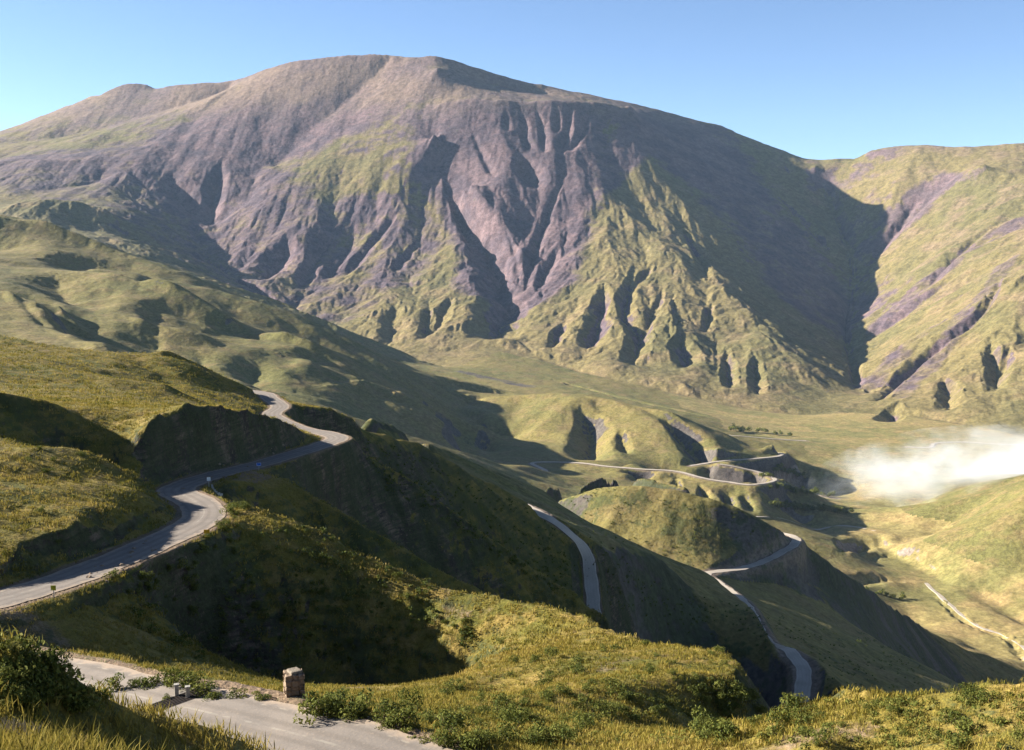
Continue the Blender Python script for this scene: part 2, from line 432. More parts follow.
GM = Grid(-700, 900, -60, 1500, 4.0)
GM.edge_from(GF.sample)
for l in MID_LINES: GM.put(l)
for l in FAR_LINES: GM.put(l)
for l in NEAR_LINES: GM.put(l)
GM.put(ROAD_A, 3.9); GM.put(ROAD_B, 3.9); GM.put(ROAD_B2, 3.9)
GM.solve(90, 2)
GN = Grid(-125, 105, -15, 460, 0.7)
GN.edge_from(GM.sample)
for l in NEAR_LINES: GN.put(l)
for l in MID_LINES: GN.put(l)
GN.put(PL((-60, 594, 24), (-10, 612, 24), (30, 629, 24.5), (58, 650, 25), (77, 676, 25.5), (90, 712, 26.5)), 1.0)
GN.put(ROAD_A, 3.8)
GN.solve(110, 3)
print('solved', round(time.time() - T0, 1))

# ------------------------------------------------------------------ relief on top of it
def grad(h, c):
    gy, gx = np.gradient(h, c)
    return gx.astype(np.float32), gy.astype(np.float32)
def blurred(h, n):
    for k in range(n):
        p = np.pad(h, 1, mode='edge')
        h = 0.5 * h + 0.125 * (p[:-2, 1:-1] + p[2:, 1:-1] + p[1:-1, :-2] + p[1:-1, 2:])
    return h

# far grid, twice as fine, with gullies
GF2 = Grid(-6500, 5500, 1300, 11000, 9.0)
X, Y = GF2.xy()
h = GF.sample(X, Y)
gx, gy = grad(blurred(h, 30), 9.0)
slope = np.sqrt(gx * gx + gy * gy)
far = smooth(3300, 4600, Y)
green = 1 - far
H_BASE = h.copy()
wx = X + 90 * fbm(X / 900, Y / 900, 3, 5); wy = Y + 90 * fbm(X / 900, Y / 900, 3, 6)
steep = smooth(0.10, 0.34, slope)
sky_d, _ = dist_to(X, Y, spline(FAR_LINES[0], 25), 900.0)
top = smooth(0, 700, sky_d)
h = h + gullies(wx, wy, gx, gy, 1300.0, 24.0, 1, 23, 0.5, 1.0) * steep * far * top * (1 - 0.6 * smooth(150, 750, h))
h = h + gullies(wx, wy, gx, gy, 640.0, 30.0, 5, 3, 0.47, 1.0, 0.25, True) * steep * far * (0.15 + 0.85 * top) * (1 - 0.55 * smooth(150, 750, h))
h = h + gullies(wx, wy, gx, gy, 430.0, 22.0, 3, 13, 0.36, 0.9, 0.3) * smooth(0.06, 0.26, slope) * green
h = h + 6 * far * steep * top * fbm(X / 240, Y / 240, 5, 31, 0.55, True)
h = h + 9 * (1 - top) * fbm(X / 170, Y / 170, 4, 35)
h = h + 7 * fbm(X / 420, Y / 420, 4, 41) * smooth(-604, -560, h)
GF2.h = h.astype(np.float32)
def hit(px, py, g=None, d0=1500.0, d1=10500.0, n=1500):
    g = g or GF2
    a, b = ray(px, py)
    d = np.geomspace(d0, d1, n)
    z = g.sample((a * d).astype(np.float32), d.astype(np.float32))
    k = np.nonzero(z > b * d)[0]
    if len(k) == 0 or k[0] == 0: return None
    return (a * d[k[0]], d[k[0]], float(z[k[0]]))
CUTS = [
    ([(838, 553), (850, 549), (862, 545), (876, 543)], 32, 22), ([(900, 578), (925, 592), (945, 606), (965, 622), (992, 633), (1012, 642), (1030, 662)], 14, 5),
    ([(915, 582), (880, 578), (850, 582)], 26, 9), ([(850, 560), (880, 556), (915, 552)], 12, 6),
    ([(900, 400), (893, 410), (885, 420)], 60, 30), ([(430, 375), (460, 385), (500, 392)], 55, 26), ([(530, 372), (600, 392), (700, 415)], 30, 10),
    ([(575, 400), (590, 425), (590, 455)], 70, 40), ([(660, 415), (690, 440), (705, 460)], 60, 40), ([(480, 430), (490, 448)], 40, 22), ([(620, 428), (625, 450)], 30, 18),
    ([(655, 478), (658, 496)], 18, 14), ([(676, 478), (680, 498)], 18, 14), ([(700, 482), (706, 502)], 20, 16), ([(724, 486), (730, 506)], 20, 16), ([(742, 488), (750, 508)], 20, 14),
    # ravines read off the slopes: pixels, half width (m), depth (m)
    ([(163, 172), (180, 190), (200, 208), (212, 216)], 150, 90), ([(222, 160), (216, 185), (213, 208)], 90, 50),
    ([(290, 232), (282, 252), (266, 272)], 150, 80), ([(345, 225), (318, 255), (300, 285)], 60, 30),
    ([(405, 205), (370, 245), (345, 275)], 60, 28), ([(420, 240), (395, 270)], 50, 22),
    ([(440, 190), (462, 212), (485, 240), (500, 270), (505, 300), (495, 330)], 170, 100),
    ([(557, 150), (563, 175), (548, 215), (535, 250), (525, 285)], 45, 26), ([(500, 215), (515, 250), (520, 280)], 30, 14),
    ([(520, 106), (524, 128), (530, 150)], 50, 38), ([(536, 105), (542, 128), (545, 150)], 45, 38), ([(556, 104), (557, 130)], 45, 40),
    ([(575, 104), (568, 125), (562, 150)], 50, 42), ([(592, 106), (585, 125), (572, 148)], 45, 40), ([(505, 110), (508, 128)], 45, 34), ([(470, 125), (480, 150), (495, 175)], 40, 24),
    ([(516, 150), (525, 165), (535, 180)], 110, 70),
    ([(606, 280), (600, 310), (592, 342)], 85, 55), ([(636, 262), (628, 290), (624, 310), (638, 330), (634, 360)], 75, 50), ([(664, 285), (655, 310), (642, 330)], 45, 26),
    ([(655, 262), (645, 275), (632, 285)], 40, 22), ([(683, 330), (686, 362)], 80, 45), ([(712, 300), (706, 330)], 35, 20), ([(727, 345), (730, 385)], 45, 28), ([(754, 350), (758, 390)], 50, 30),
    ([(560, 245), (548, 268), (540, 285)], 55, 26), ([(565, 320), (552, 345)], 50, 28), ([(675, 222), (692, 245), (708, 275)], 50, 30),
    ([(453, 290), (440, 320), (425, 335)], 60, 30), ([(395, 300), (392, 325), (388, 345)], 70, 42), ([(430, 305), (425, 330)], 40, 24),
    ([(1003, 270), (990, 298), (965, 325), (940, 345), (905, 375), (880, 398)], 50, 34), ([(990, 335), (996, 362), (998, 385)], 55, 36), ([(1010, 345), (1002, 368)], 35, 22),
    ([(943, 375), (950, 405)], 55, 36), ([(922, 195), (900, 225), (875, 255), (858, 272)], 70, 34), ([(1020, 215), (985, 232), (955, 258), (930, 285)], 60, 28),
    ([(960, 272), (930, 295), (890, 325)], 50, 24), ([(825, 150), (830, 185), (838, 215), (850, 245)], 50, 34), ([(770, 190), (800, 215), (830, 250)], 60, 30),
    ([(60, 250), (80, 262), (92, 270)], 130, 45), ([(40, 270), (60, 285), (75, 300)], 110, 40), ([(150, 315), (160, 340), (172, 362)], 110, 38), ([(150, 268), (138, 290)], 60, 18),
    ([(215, 312), (240, 328), (260, 336)], 110, 32), ([(195, 345), (205, 365), (212, 385)], 50, 20), ([(238, 350), (252, 375), (262, 388)], 90, 32), ([(300, 345), (330, 365), (350, 380)], 110, 36),
    ([(350, 365), (380, 385), (405, 398)], 80, 26),
]
for pts, w, dp in CUTS:
    if pts[0][0] < 420 and pts[0][1] > 245 and pts[-1][0] < 420 and w >= 50: dp, w = dp * 0.5, w * 1.25
    q = [hit(*p) for p in pts]
    q = [p for p in q if p is not None]
    if len(q) < 2: continue
    q = spline(q, 12)
    tt = np.arange(len(q)); env = np.sin(np.pi * np.clip(tt / max(1, len(q) - 1), 0, 1)) ** 0.5
    q[:, 0] += env * 0.45 * w * fbm(tt * 12 / 260.0 + pts[0][0], tt * 0.0 + pts[0][1], 3, 301)
    d, i = dist_to(X, Y, q, w)
    f_ = i / max(1, len(q) - 1)
    e = smooth(0, 0.45, f_) * (0.55 + 0.45 * smooth(1.0, 0.85, f_))
    d = d / (0.35 + 0.65 * smooth(0, 0.6, f_)).astype(np.float32)
    h = h - (0.8 if w <= 50 and pts[0][1] < 132 else 1.25) * dp * e * np.maximum(0, 1 - d / w) ** 1.3
GF2.h = h.astype(np.float32)
print('far relief', round(time.time() - T0, 1))

G_CUT = Grid(GF2.x0, GF2.x1, GF2.y0, GF2.y1, 9.0); G_CUT.h = (H_BASE - GF2.h).astype(np.float32)
# mid grid
X, Y = GM.xy()
gx, gy = grad(blurred(GM.h, 8), 4.0)
slope = np.sqrt(gx * gx + gy * gy)
GM_road = np.full(X.shape, 99.0, np.float32)
for l in (ROAD_A, ROAD_B, ROAD_B2):
    d, _ = dist_to(X, Y, spline(l, 2.0), 60.0)
    GM_road = np.minimum(GM_road, d)
k = smooth(0.1, 0.4, slope) * smooth(6, 40, GM_road) * smooth(60, 400, Y)
GM.h = GM.h + k * (1 - 0.65 * smooth(560, 760, Y)) * gullies(X, Y, gx, gy, 90.0, 4.2, 4, 8, 0.5) + smooth(6, 30, GM_road) * 2.2 * fbm(X / 60, Y / 60, 4, 51)
# near grid
X, Y = GN.xy()
gx, gy = grad(blurred(GN.h, 12), 0.7)
slope = np.sqrt(gx * gx + gy * gy)
ra = spline(ROAD_A, 0.7)
d, _ = dist_to(X, Y, ra, 40.0)
k = smooth(0.3, 0.8, slope) * smooth(4, 10, d)
GN.h = GN.h + k * gullies(X, Y, gx, gy, 14.0, 0.75, 4, 21, 0.55) + smooth(4, 9, d) * (0.5 * fbm(X / 11, Y / 11, 4, 61) + 0.10 * fbm(X / 1.7, Y / 1.7, 3, 71)) * smooth(2, 30, Y)

def ground(x, y):
    """height of the land before roads are cut"""
    x = np.asarray(x, np.float32); y = np.asarray(y, np.float32)
    h = np.zeros(x.shape, np.float32)
    wf = np.minimum.reduce([smooth(GF2.x0, GF2.x0 + 300, x), smooth(GF2.x1, GF2.x1 - 300, x), smooth(GF2.y0, GF2.y0 + 250, y), smooth(GF2.y1, GF2.y1 - 300, y)])
    wm = np.minimum.reduce([smooth(GM.x0, GM.x0 + 100, x), smooth(GM.x1, GM.x1 - 100, x), smooth(GM.y0 - 1, GM.y0, y), smooth(GM.y1, GM.y1 - 150, y)])
    wnr = np.minimum.reduce([smooth(GN.x0, GN.x0 + 12, x), smooth(GN.x1, GN.x1 - 12, x), smooth(GN.y0, GN.y0 + 2, y), smooth(GN.y1, GN.y1 - 30, y)])
    a = (wm < 1) & (wf < 1); h[a] = GF.sample(x[a], y[a])
    a = (wf > 0) & (wm < 1); h[a] = h[a] * (1 - wf[a]) + wf[a] * GF2.sample(x[a], y[a])
    a = wm > 0; h[a] = h[a] * (1 - wm[a]) + wm[a] * GM.sample(x[a], y[a])
    a = wnr > 0; h[a] = h[a] * (1 - wnr[a]) + wnr[a] * GN.sample(x[a], y[a])
    return h

ROADS = [(ROAD_A, 3.5, 'a'), (ROAD_B, 3.3, 'b'), (ROAD_B2, 4.0, 'b'), (ROAD_C, 5.0, 'c'), (ROAD_C2, 5.0, 'c'), (ROAD_D, 5.0, 'd'), (ROAD_D2, 5.0, 'd')]
RD = []
for l, w, k in ROADS:
    q = spline(l, {'a': 0.8, 'b': 1.6, 'c': 5.0, 'd': 6.0}[k])
    z = q[:, 2].copy()
    n = {'a': 15, 'b': 12, 'c': 9, 'd': 9}[k]
    z = np.convolve(np.pad(z, n, mode='edge'), np.ones(2 * n + 1) / (2 * n + 1), 'valid')
    q[:, 2] = z
    RD.append((q, w, k))

def land(x, y):
    """height with the roads' benches cut in, and the distance to the nearest road edge"""
    h = ground(x, y)
    rd = np.full(h.shape, 50.0, np.float32)
    for q, w, k in RD:
        sh = {'a': 0.8, 'b': 1.5, 'c': 4.0, 'd': 4.0}[k]
        bank = {'a': 2.2, 'b': 5.0, 'c': 16.0, 'd': 14.0}[k]
        d, i = dist_to(np.asarray(x), np.asarray(y), q, w + sh + bank + 16)
        if k == 'a':
            bank = 2.6 + 2.2 * fbm(np.asarray(x, np.float32) / 9, np.asarray(y, np.float32) / 9, 3, 117)
        m = d < w + sh + bank
        e_ = w + sh + (bank[m] if k == 'a' else bank)
        t = np.clip((e_ - d[m]) / (e_ - w - sh), 0, 1) ** 0.8
        h[m] = h[m] * (1 - t) + (q[i[m], 2] - {'a': 0.06, 'b': 0.25, 'c': 0.8, 'd': 0.8}[k]) * t
        rd = np.minimum(rd, d - w)
    return h, rd

# ------------------------------------------------------------------ terrain mesh, finer where it is nearer
ang = np.concatenate([np.linspace(-78, -29, 130, endpoint=False), np.linspace(-29, 29, 1180, endpoint=False), np.linspace(29, 52, 60)])
ang = np.radians(ang)
seg = [(1.2, 20, 150), (20, 100, 230), (100, 340, 520), (340, 1000, 300), (1000, 3000, 380), (3000, 10600, 620), (10600, 13400, 30)]
rad = np.concatenate([np.geomspace(a, b, n, endpoint=False) for a, b, n in seg] + [[13400.0]])
A, D = np.meshgrid(ang, rad)
TX = (np.tan(np.clip(A, -1.2, 1.2)) * D * np.cos(A) / np.cos(np.clip(A, -1.2, 1.2)) * 0 + np.sin(A) * D).astype(np.float32)
TY = (np.cos(A) * D).astype(np.float32)
TZ, TR = land(TX, TY)
print('land', TX.shape, round(time.time() - T0, 1))
# slope of the surface
def cross_normals(x, y, z):
    ax = np.stack([np.gradient(q, axis=1) for q in (x, y, z)], -1)
    bx = np.stack([np.gradient(q, axis=0) for q in (x, y, z)], -1)
    n = np.cross(ax, bx)
    n /= np.linalg.norm(n, axis=-1, keepdims=True) + 1e-9
    n[n[..., 2] < 0] *= -1
    return n
# fine relief
dist = np.sqrt(TX ** 2 + TY ** 2)
off = smooth(0.5, 3, TR)
TZ += (off * smooth(60, 200, dist) * smooth(1500, 600, dist) * 0.5 * fbm(TX / 9, TY / 9, 3, 91)).astype(np.float32)
tilt0 = 1 - cross_normals(TX.astype(np.float64), TY.astype(np.float64), TZ.astype(np.float64))[..., 2]
TZ += (smooth(560, 400, dist) * smooth(80, 115, dist) * smooth(0.10, 0.32, tilt0) * smooth(0.3, 2.0, TR) * smooth(120, 150, dist) * (0.8 * fbm(TX / 15, TY / 15, 3, 92, 0.6) + 0.6 * fbm(TX / 6, TY / 6, 4, 93, 0.6) + 0.5 * fbm(TX / 2.2, TY / 2.2, 3, 94))).astype(np.float32)
n0 = cross_normals(TX.astype(np.float64), TY.astype(np.float64), TZ.astype(np.float64)).astype(np.float32)
GV = np.zeros(TX.shape, np.float32)
for lo, hi, L_, am_, sd_, tw in ((600, 4600, 95.0, 3.4, 131, (900, 1500, 4600, 3600)), (3300, 11000, 150.0, 6.5, 137, (3300, 4500, 11000, 10500))):
    mk = (dist > lo) & (TY < hi) & (np.abs(A) < R(32))
    gx_, gy_ = -n0[..., 0][mk] / n0[..., 2][mk], -n0[..., 1][mk] / n0[..., 2][mk]
    gm_ = np.sqrt(gx_ ** 2 + gy_ ** 2)
    g_ = gullies(TX[mk], TY[mk], gx_, gy_, L_, am_, 3, sd_, 0.5, 1.0, 0.35, True)
    GV[mk] += np.maximum(0, -g_ / am_) * smooth(0.12, 0.45, gm_)
    TZ[mk] += g_ * smooth(tw[0], tw[1], TY[mk]) * smooth(tw[2], tw[3], TY[mk]) * smooth(0.12, 0.45, gm_) * (1 - 0.6 * smooth(1500, 2200, TY[mk]) * (lo < 1000)) * smooth(2, 20, TR[mk]) * (1 if lo < 1000 else (1 - 0.75 * smooth(150, 800, TZ[mk])))
TZ += (smooth(1000, 1800, dist) * smooth(2, 14, TR) * smooth(-602, -560, TZ) * 3.0 * fbm(TX / 70, TY / 70, 3, 95)).astype(np.float32)
# slope of the surface
N = cross_normals(TX.astype(np.float64), TY.astype(np.float64), TZ.astype(np.float64))
tilt = (1 - N[..., 2]).astype(np.float32)

# ------------------------------------------------------------------ materials
def node(nt, t, **kw):
    n = nt.nodes.new(t)
    for k, v in kw.items():
        if hasattr(n, k): setattr(n, k, v)
    return n
class NT:
    def __init__(s, name):
        s.mat = bpy.data.materials.new(name); s.mat.use_nodes = True
        s.nt = s.mat.node_tree; s.b = s.nt.nodes['Principled BSDF']
        s.b.inputs['Roughness'].default_value = 0.95
        s.b.inputs['Specular IOR Level'].default_value = 0.1
        s.tc = node(s.nt, 'ShaderNodeTexCoord')
    def link(s, a, b): s.nt.links.new(a, b)
    def noise(s, scale, detail=4, rough=0.55, vec=None, dist=0.0):
        n = node(s.nt, 'ShaderNodeTexNoise')
        n.inputs['Scale'].default_value = scale; n.inputs['Detail'].default_value = detail
        n.inputs['Roughness'].default_value = rough; n.inputs['Distortion'].default_value = dist
        s.link(vec or s.tc.outputs['Object'], n.inputs['Vector'])
        return n.outputs[0]
    def ramp(s, f, a, b, lo=0.0, hi=1.0):
        n = node(s.nt, 'ShaderNodeMapRange', interpolation_type='SMOOTHSTEP')
        for k, v in zip((1, 2, 3, 4), (a, b, lo, hi)): n.inputs[k].default_value = v
        s.link(f, n.inputs[0]); return n.outputs[0]
    def math(s, op, a, b=None):
        n = node(s.nt, 'ShaderNodeMath', operation=op)
        for i, v in enumerate((a, b)):
            if v is None: continue
            if isinstance(v, (int, float)): n.inputs[i].default_value = v
            else: s.link(v, n.inputs[i])
        return n.outputs[0]
    def mix(s, f, a, b, bt='MIX'):
        n = node(s.nt, 'ShaderNodeMix', data_type='RGBA', blend_type=bt)
        for i, v in ((0, f), (6, a), (7, b)):
            if isinstance(v, (int, float)): n.inputs[i].default_value = v
            elif isinstance(v, tuple): n.inputs[i].default_value = (*v, 1)
            else: s.link(v, n.inputs[i])
        return n.outputs[2]
    def attr(s, name):
        n = node(s.nt, 'ShaderNodeAttribute', attribute_name=name)
        return n.outputs['Fac']
    def bump(s, h, strength, distance):
        n = node(s.nt, 'ShaderNodeBump')
        n.inputs['Strength'].default_value = strength; n.inputs['Distance'].default_value = distance
        s.link(h, n.inputs['Height']); s.link(n.outputs[0], s.b.inputs['Normal'])

def land_material(name, grass, grass2, dry, rock, rock2, earth, sc_big, sc_mid, sc_fine, bump, bd):
    m = NT(name)
    big = m.noise(sc_big, 5, 0.6); mid = m.noise(sc_mid, 5, 0.6); fine = m.noise(sc_fine, 4, 0.65)
    g = m.mix(m.ramp(big, 0.40, 0.62), grass, grass2)
    g = m.mix(m.ramp(mid, 0.45, 0.68), g, dry)
    r = m.mix(m.ramp(mid, 0.38, 0.62), rock, rock2)
    if name == 'foreground_grass':
        mp = node(m.nt, 'ShaderNodeMapping'); mp.inputs['Scale'].default_value = (0.12, 0.12, 1.5); mp.inputs['Rotation'].default_value = (0.25, 0.18, 0)
        m.link(m.tc.outputs['Object'], mp.inputs[0])
        strata = m.noise(1.0, 5, 0.65, mp.outputs[0], 0.6)
        r = m.mix(m.ramp(strata, 0.40, 0.60), r, rock2)
        r = m.mix(m.ramp(m.noise(0.9, 4, 0.7), 0.55, 0.72), r, (0.19, 0.145, 0.10))
    rk = m.math('ADD', m.attr('rock'), m.math('MULTIPLY', m.math('SUBTRACT', mid, 0.5), 0.9))
    c = m.mix(m.ramp(rk, 0.35, 0.65), g, r)
    if name == 'mountain_ground':
        c = m.mix(m.ramp(m.math('ADD', m.attr('top'), m.math('MULTIPLY', m.math('SUBTRACT', mid, 0.5), 0.8)), 0.25, 0.8), c, m.mix(m.ramp(big, 0.42, 0.6), (0.165, 0.114, 0.084), (0.118, 0.083, 0.076)))
    c = m.mix(m.ramp(m.math('ADD', m.attr('earth'), m.math('MULTIPLY', m.math('SUBTRACT', fine, 0.5), 0.8)), 0.3, 0.7), c, earth)
    sh = m.math('MULTIPLY', m.ramp(m.math('ADD', m.attr('scrub'), m.math('MULTIPLY', m.math('SUBTRACT', fine, 0.5), 1.6)), 0.40, 0.72), 0.8)
    c = m.mix(sh, c, (0.035, 0.042, 0.016))
    vf = m.noise(sc_fine * 3.3, 3, 0.7)
    c = m.mix(0.7, c, m.mix(m.ramp(fine, 0.3, 0.7), (0.58, 0.58, 0.58), (1.32, 1.32, 1.32)), 'MULTIPLY')
    c = m.mix(0.6, c, m.mix(m.ramp(vf, 0.32, 0.68), (0.6, 0.6, 0.6), (1.35, 1.35, 1.35)), 'MULTIPLY')
    m.link(c, m.b.inputs['Base Color'])
    m.bump(m.math('ADD', fine, m.math('MULTIPLY', mid, 2.0)), bump, bd)
    return m.mat
LM_TOP = True
M_MOUNT = land_material('mountain_ground', (0.144, 0.112, 0.046), (0.110, 0.094, 0.038), (0.172, 0.124, 0.060), (0.132, 0.088, 0.088), (0.080, 0.058, 0.066), (0.13, 0.09, 0.085), 0.0011, 0.006, 0.03, 0.6, 9.0)
M_HILL = land_material('hill_grass', (0.150, 0.121, 0.041), (0.118, 0.108, 0.036), (0.170, 0.125, 0.052), (0.095, 0.080, 0.066), (0.075, 0.062, 0.055), (0.17, 0.125, 0.09), 0.003, 0.02, 0.10, 0.5, 3.0)
M_FLOOR = land_material('valley_grass', (0.22, 0.172, 0.066), (0.150, 0.134, 0.047), (0.25, 0.178, 0.074), (0.20, 0.16, 0.13), (0.16, 0.13, 0.10), (0.20, 0.16, 0.12), 0.0025, 0.012, 0.05, 0.4, 2.0)
M_NEAR = land_material('foreground_grass', (0.145, 0.110, 0.022), (0.090, 0.084, 0.016), (0.195, 0.135, 0.038), (0.150, 0.108, 0.075), (0.042, 0.032, 0.025), (0.16, 0.11, 0.07), 0.05, 0.25, 1.6, 0.8, 0.35)

# ------------------------------------------------------------------ masks of the land's cover
capsules = []
def cap_mask(x, y, lines):
    out = np.zeros(x.shape, np.float32)
    for pts, w, k in lines:
        q = spline(pts, w * 0.3)
        d, _ = dist_to(x, y, q, w)
        out = np.maximum(out, k * smooth(w, w * 0.35, d))
    return out
px_of = 512 + F_PX * TX / np.maximum(TY, 0.1)
# scree: high and central basin of the mountain
alt = smooth(250, 1050, TZ + 200 * fbm(TX / 1500, TY / 1500, 4, 7))
rock = 0.05 + 0.42 * alt + 0.45 * smooth(0.16, 0.32, tilt) * smooth(3300, 4500, TY)
rock += cap_mask(TX, TY, [
    (PL((545, 110, 7700), (540, 180, 7150), (530, 230, 6750), (515, 280, 6200)), 560, 0.75),
    (PL((460, 120, 7850), (480, 200, 7150), (500, 250, 6500)), 420, 0.6),
    (PL((300, 110, 8600), (220, 180, 8200), (200, 230, 7800), (300, 290, 6700)), 800, 0.55),
    (PL((640, 490, 2480), (700, 496, 2460), (760, 500, 2470)), 90, 0.6), (PL((460, 375, 4500), (530, 388, 4200)), 60, 0.5), (PL((0, 190, 7700), (120, 200, 7400), (220, 240, 6800), (290, 280, 6000)), 900, 0.45),
    (PL((60, 180, 7800), (200, 190, 7600)), 700, 0.4),
    (PL((940, 190, 7700), (880, 250, 7450)), 220, 0.5), (PL((1024, 215, 6500), (960, 260, 6350), (880, 330, 6000)), 150, 0.52),
    (PL((690, 140, 8400), (730, 200, 7800), (780, 260, 7200), (820, 320, 6500)), 650, 0.55),  # right flank: scree streaks, plus slate tone painted in to deepen its shade
    (PL((930, 330, 5100), (870, 370, 4700)), 120, 0.45), (PL((1010, 265, 5700), (900, 395, 4300)), 90, 0.45),
    (PL((390, 285, 6300), (410, 220, 7000), (340, 230, 7200)), 330, 0.5), (PL((635, 115, 7850), (590, 190, 7200), (560, 230, 6800)), 200, 0.5)])
near = dist < 560
mk = (TX > GF2.x0 + 20) & (TX < GF2.x1 - 20) & (TY > 3300) & (TY < GF2.y1 - 20)
rock[mk] += 0.45 * smooth(9, 34, G_CUT.sample(TX[mk], TY[mk])) * smooth(0.05, 0.15, tilt[mk])
rock += 0.30 * smooth(0.15, 0.9, GV) * smooth(3300, 4500, TY) * smooth(0.04, 0.12, tilt)
rock_near = smooth(0.26, 0.46, tilt) * (0.35 + 0.65 * smooth(30, 8, TR))
rock = np.where(near, rock_near, np.where(TY < 3300, 0.06 + smooth(0.20, 0.34, tilt) * 0.8 + 0.18 * smooth(0.3, 1.0, GV), rock)).astype(np.float32)
earth = np.where(near, smooth(1.8, 0.4, TR), smooth(9, 2, TR) * 0.8)
earth = np.maximum(earth, near * 0.55 * smooth(0.22, 0.5, fbm(TX / 16, TY / 16, 4, 109)))
earth = np.maximum(earth, cap_mask(TX, TY, [(PL((215, 699, 72), (262, 704, 71), (300, 716, 68), (350, 734, 63)), 4.2, 0.95), (PL((235, 477, 222), (262, 470, 232)), 4.0, 0.9), (PL((20, 612, 116), (70, 625, 112)), 5.0, 0.6), (PL((785, 452, 2750), (812, 462, 2700), (835, 474, 2650)), 30, 0.9)])).astype(np.float32)
top_m = (0.72 * smooth(650, 1250, TZ + 160 * fbm(TX / 900, TY / 900, 4, 9)) + 0.34 * smooth(1700, 2400, TX)).astype(np.float32)
floor = (TZ < FLOOR + 22 + 0 * TX) & (TY > 1250)
scrub = np.where(near, 0.30 + 0.10 * np.sin(TZ * 3.6 + 4 * fbm(TX / 25, TY / 25, 3, 107)) * smooth(0.01, 0.05, tilt) + 0.35 * smooth(0.12, 0.30, tilt) + 0.5 * fbm(TX / 7, TY / 7, 3, 101), np.where(TY < 1400, 0.32 + 0.30 * smooth(0.10, 0.26, tilt) + 0.5 * fbm(TX / 60, TY / 60, 4, 103), 0.16 + 0.35 * fbm(TX / 260, TY / 260, 4, 104))).astype(np.float32)  # steep slopes scrubbier; the dark cover also paints their shade deeper

# ------------------------------------------------------------------ terrain objects
def base_line(x, y):
    bx = np.array(FAR_LINES_FOOT)
    return np.interp(x, bx[:, 0], bx[:, 1])
FAR_LINES_FOOT = sorted(PL((-300, 250, 6000), (0, 230, 5200), (100, 246, 5300), (200, 282, 5250), (300, 322, 4900), (350, 345, 4900), (395, 360, 4850), (450, 368, 4750), (500, 350, 5100), (560, 366, 4880), (620, 381, 4580), (680, 395, 4400), (740, 408, 4250), (800, 415, 4160), (850, 412, 4160), (900, 415, 4080), (960, 424, 3880), (1024, 436, 3630), (1300, 450, 3380)))
reg = np.where(TY > base_line(TX, TY), 3, 1)
reg = np.where((reg == 1) & floor, 2, reg)
reg = np.where(dist < 560, 0, reg)
nr, nc = TX.shape
fr = reg[:-1, :-1].ravel()
i0 = (np.arange(nr - 1)[:, None] * nc + np.arange(nc - 1)[None, :]).ravel()
quads = np.stack([i0, i0 + 1, i0 + nc + 1, i0 + nc], 1)
V = np.stack([TX.ravel(), TY.ravel(), TZ.ravel()], 1)
def mesh_np(name, v, f, k, mat, smoothf=True):
    me = bpy.data.meshes.new(name)
    me.vertices.add(len(v)); me.vertices.foreach_set('co', np.ascontiguousarray(v, np.float32).ravel())
    me.loops.add(len(f) * k); me.polygons.add(len(f))
    me.loops.foreach_set('vertex_index', np.ascontiguousarray(f, np.int32).ravel())
    me.polygons.foreach_set('loop_start', np.arange(0, len(f) * k, k, dtype=np.int32))
    me.polygons.foreach_set('loop_total', np.full(len(f), k, np.int32))
    me.polygons.foreach_set('use_smooth', np.full(len(f), smoothf, bool))
    me.update(calc_edges=True)
    me.materials.append(mat)
    return me
def tag(o, label=None, cat=None, group=None, kind=None):
    if label: o['label'] = label
    if cat: o['category'] = cat
    if group: o['group'] = group
    if kind: o['kind'] = kind
    return o
def link(name, me, parent=None):
    o = bpy.data.objects.new(name, me); COL.objects.link(o)
    if parent: o.parent = parent
    return o
for rid, name, mat, lab, cat in ((0, 'ground', M_NEAR, 'golden grassy hillsides and spurs in the foreground', 'ground'), (1, 'hills', M_HILL, 'green rounded hills between the road and the great mountain', 'hills'),
                       (2, 'valley_floor', M_FLOOR, 'flat straw coloured valley floor below the mountain', 'valley floor'), (3, 'mountain', M_MOUNT, 'great purple and green mountain under the clear sky', 'mountain')):
    f = quads[fr == rid]
    used = np.zeros(nr * nc, bool); used[f.ravel()] = True
    ids = np.nonzero(used)[0]
    re = np.zeros(nr * nc, np.int64); re[ids] = np.arange(len(ids))
    me = mesh_np(name, V[ids], re[f], 4, mat)
    for an, arr in (('rock', rock), ('earth', earth), ('scrub', scrub), ('top', top_m)):
        at = me.attributes.new(an, 'FLOAT', 'POINT')
        at.data.foreach_set('value', np.ascontiguousarray(arr.ravel()[ids], np.float32))
    nn = N.reshape(-1, 3)[ids].astype(np.float32)
    me.normals_split_custom_set_from_vertices(nn.tolist()) if len(ids) < 0 else None
    o = link(name, me)
    tag(o, lab, cat, None, 'structure')
print('terrain', round(time.time() - T0, 1))

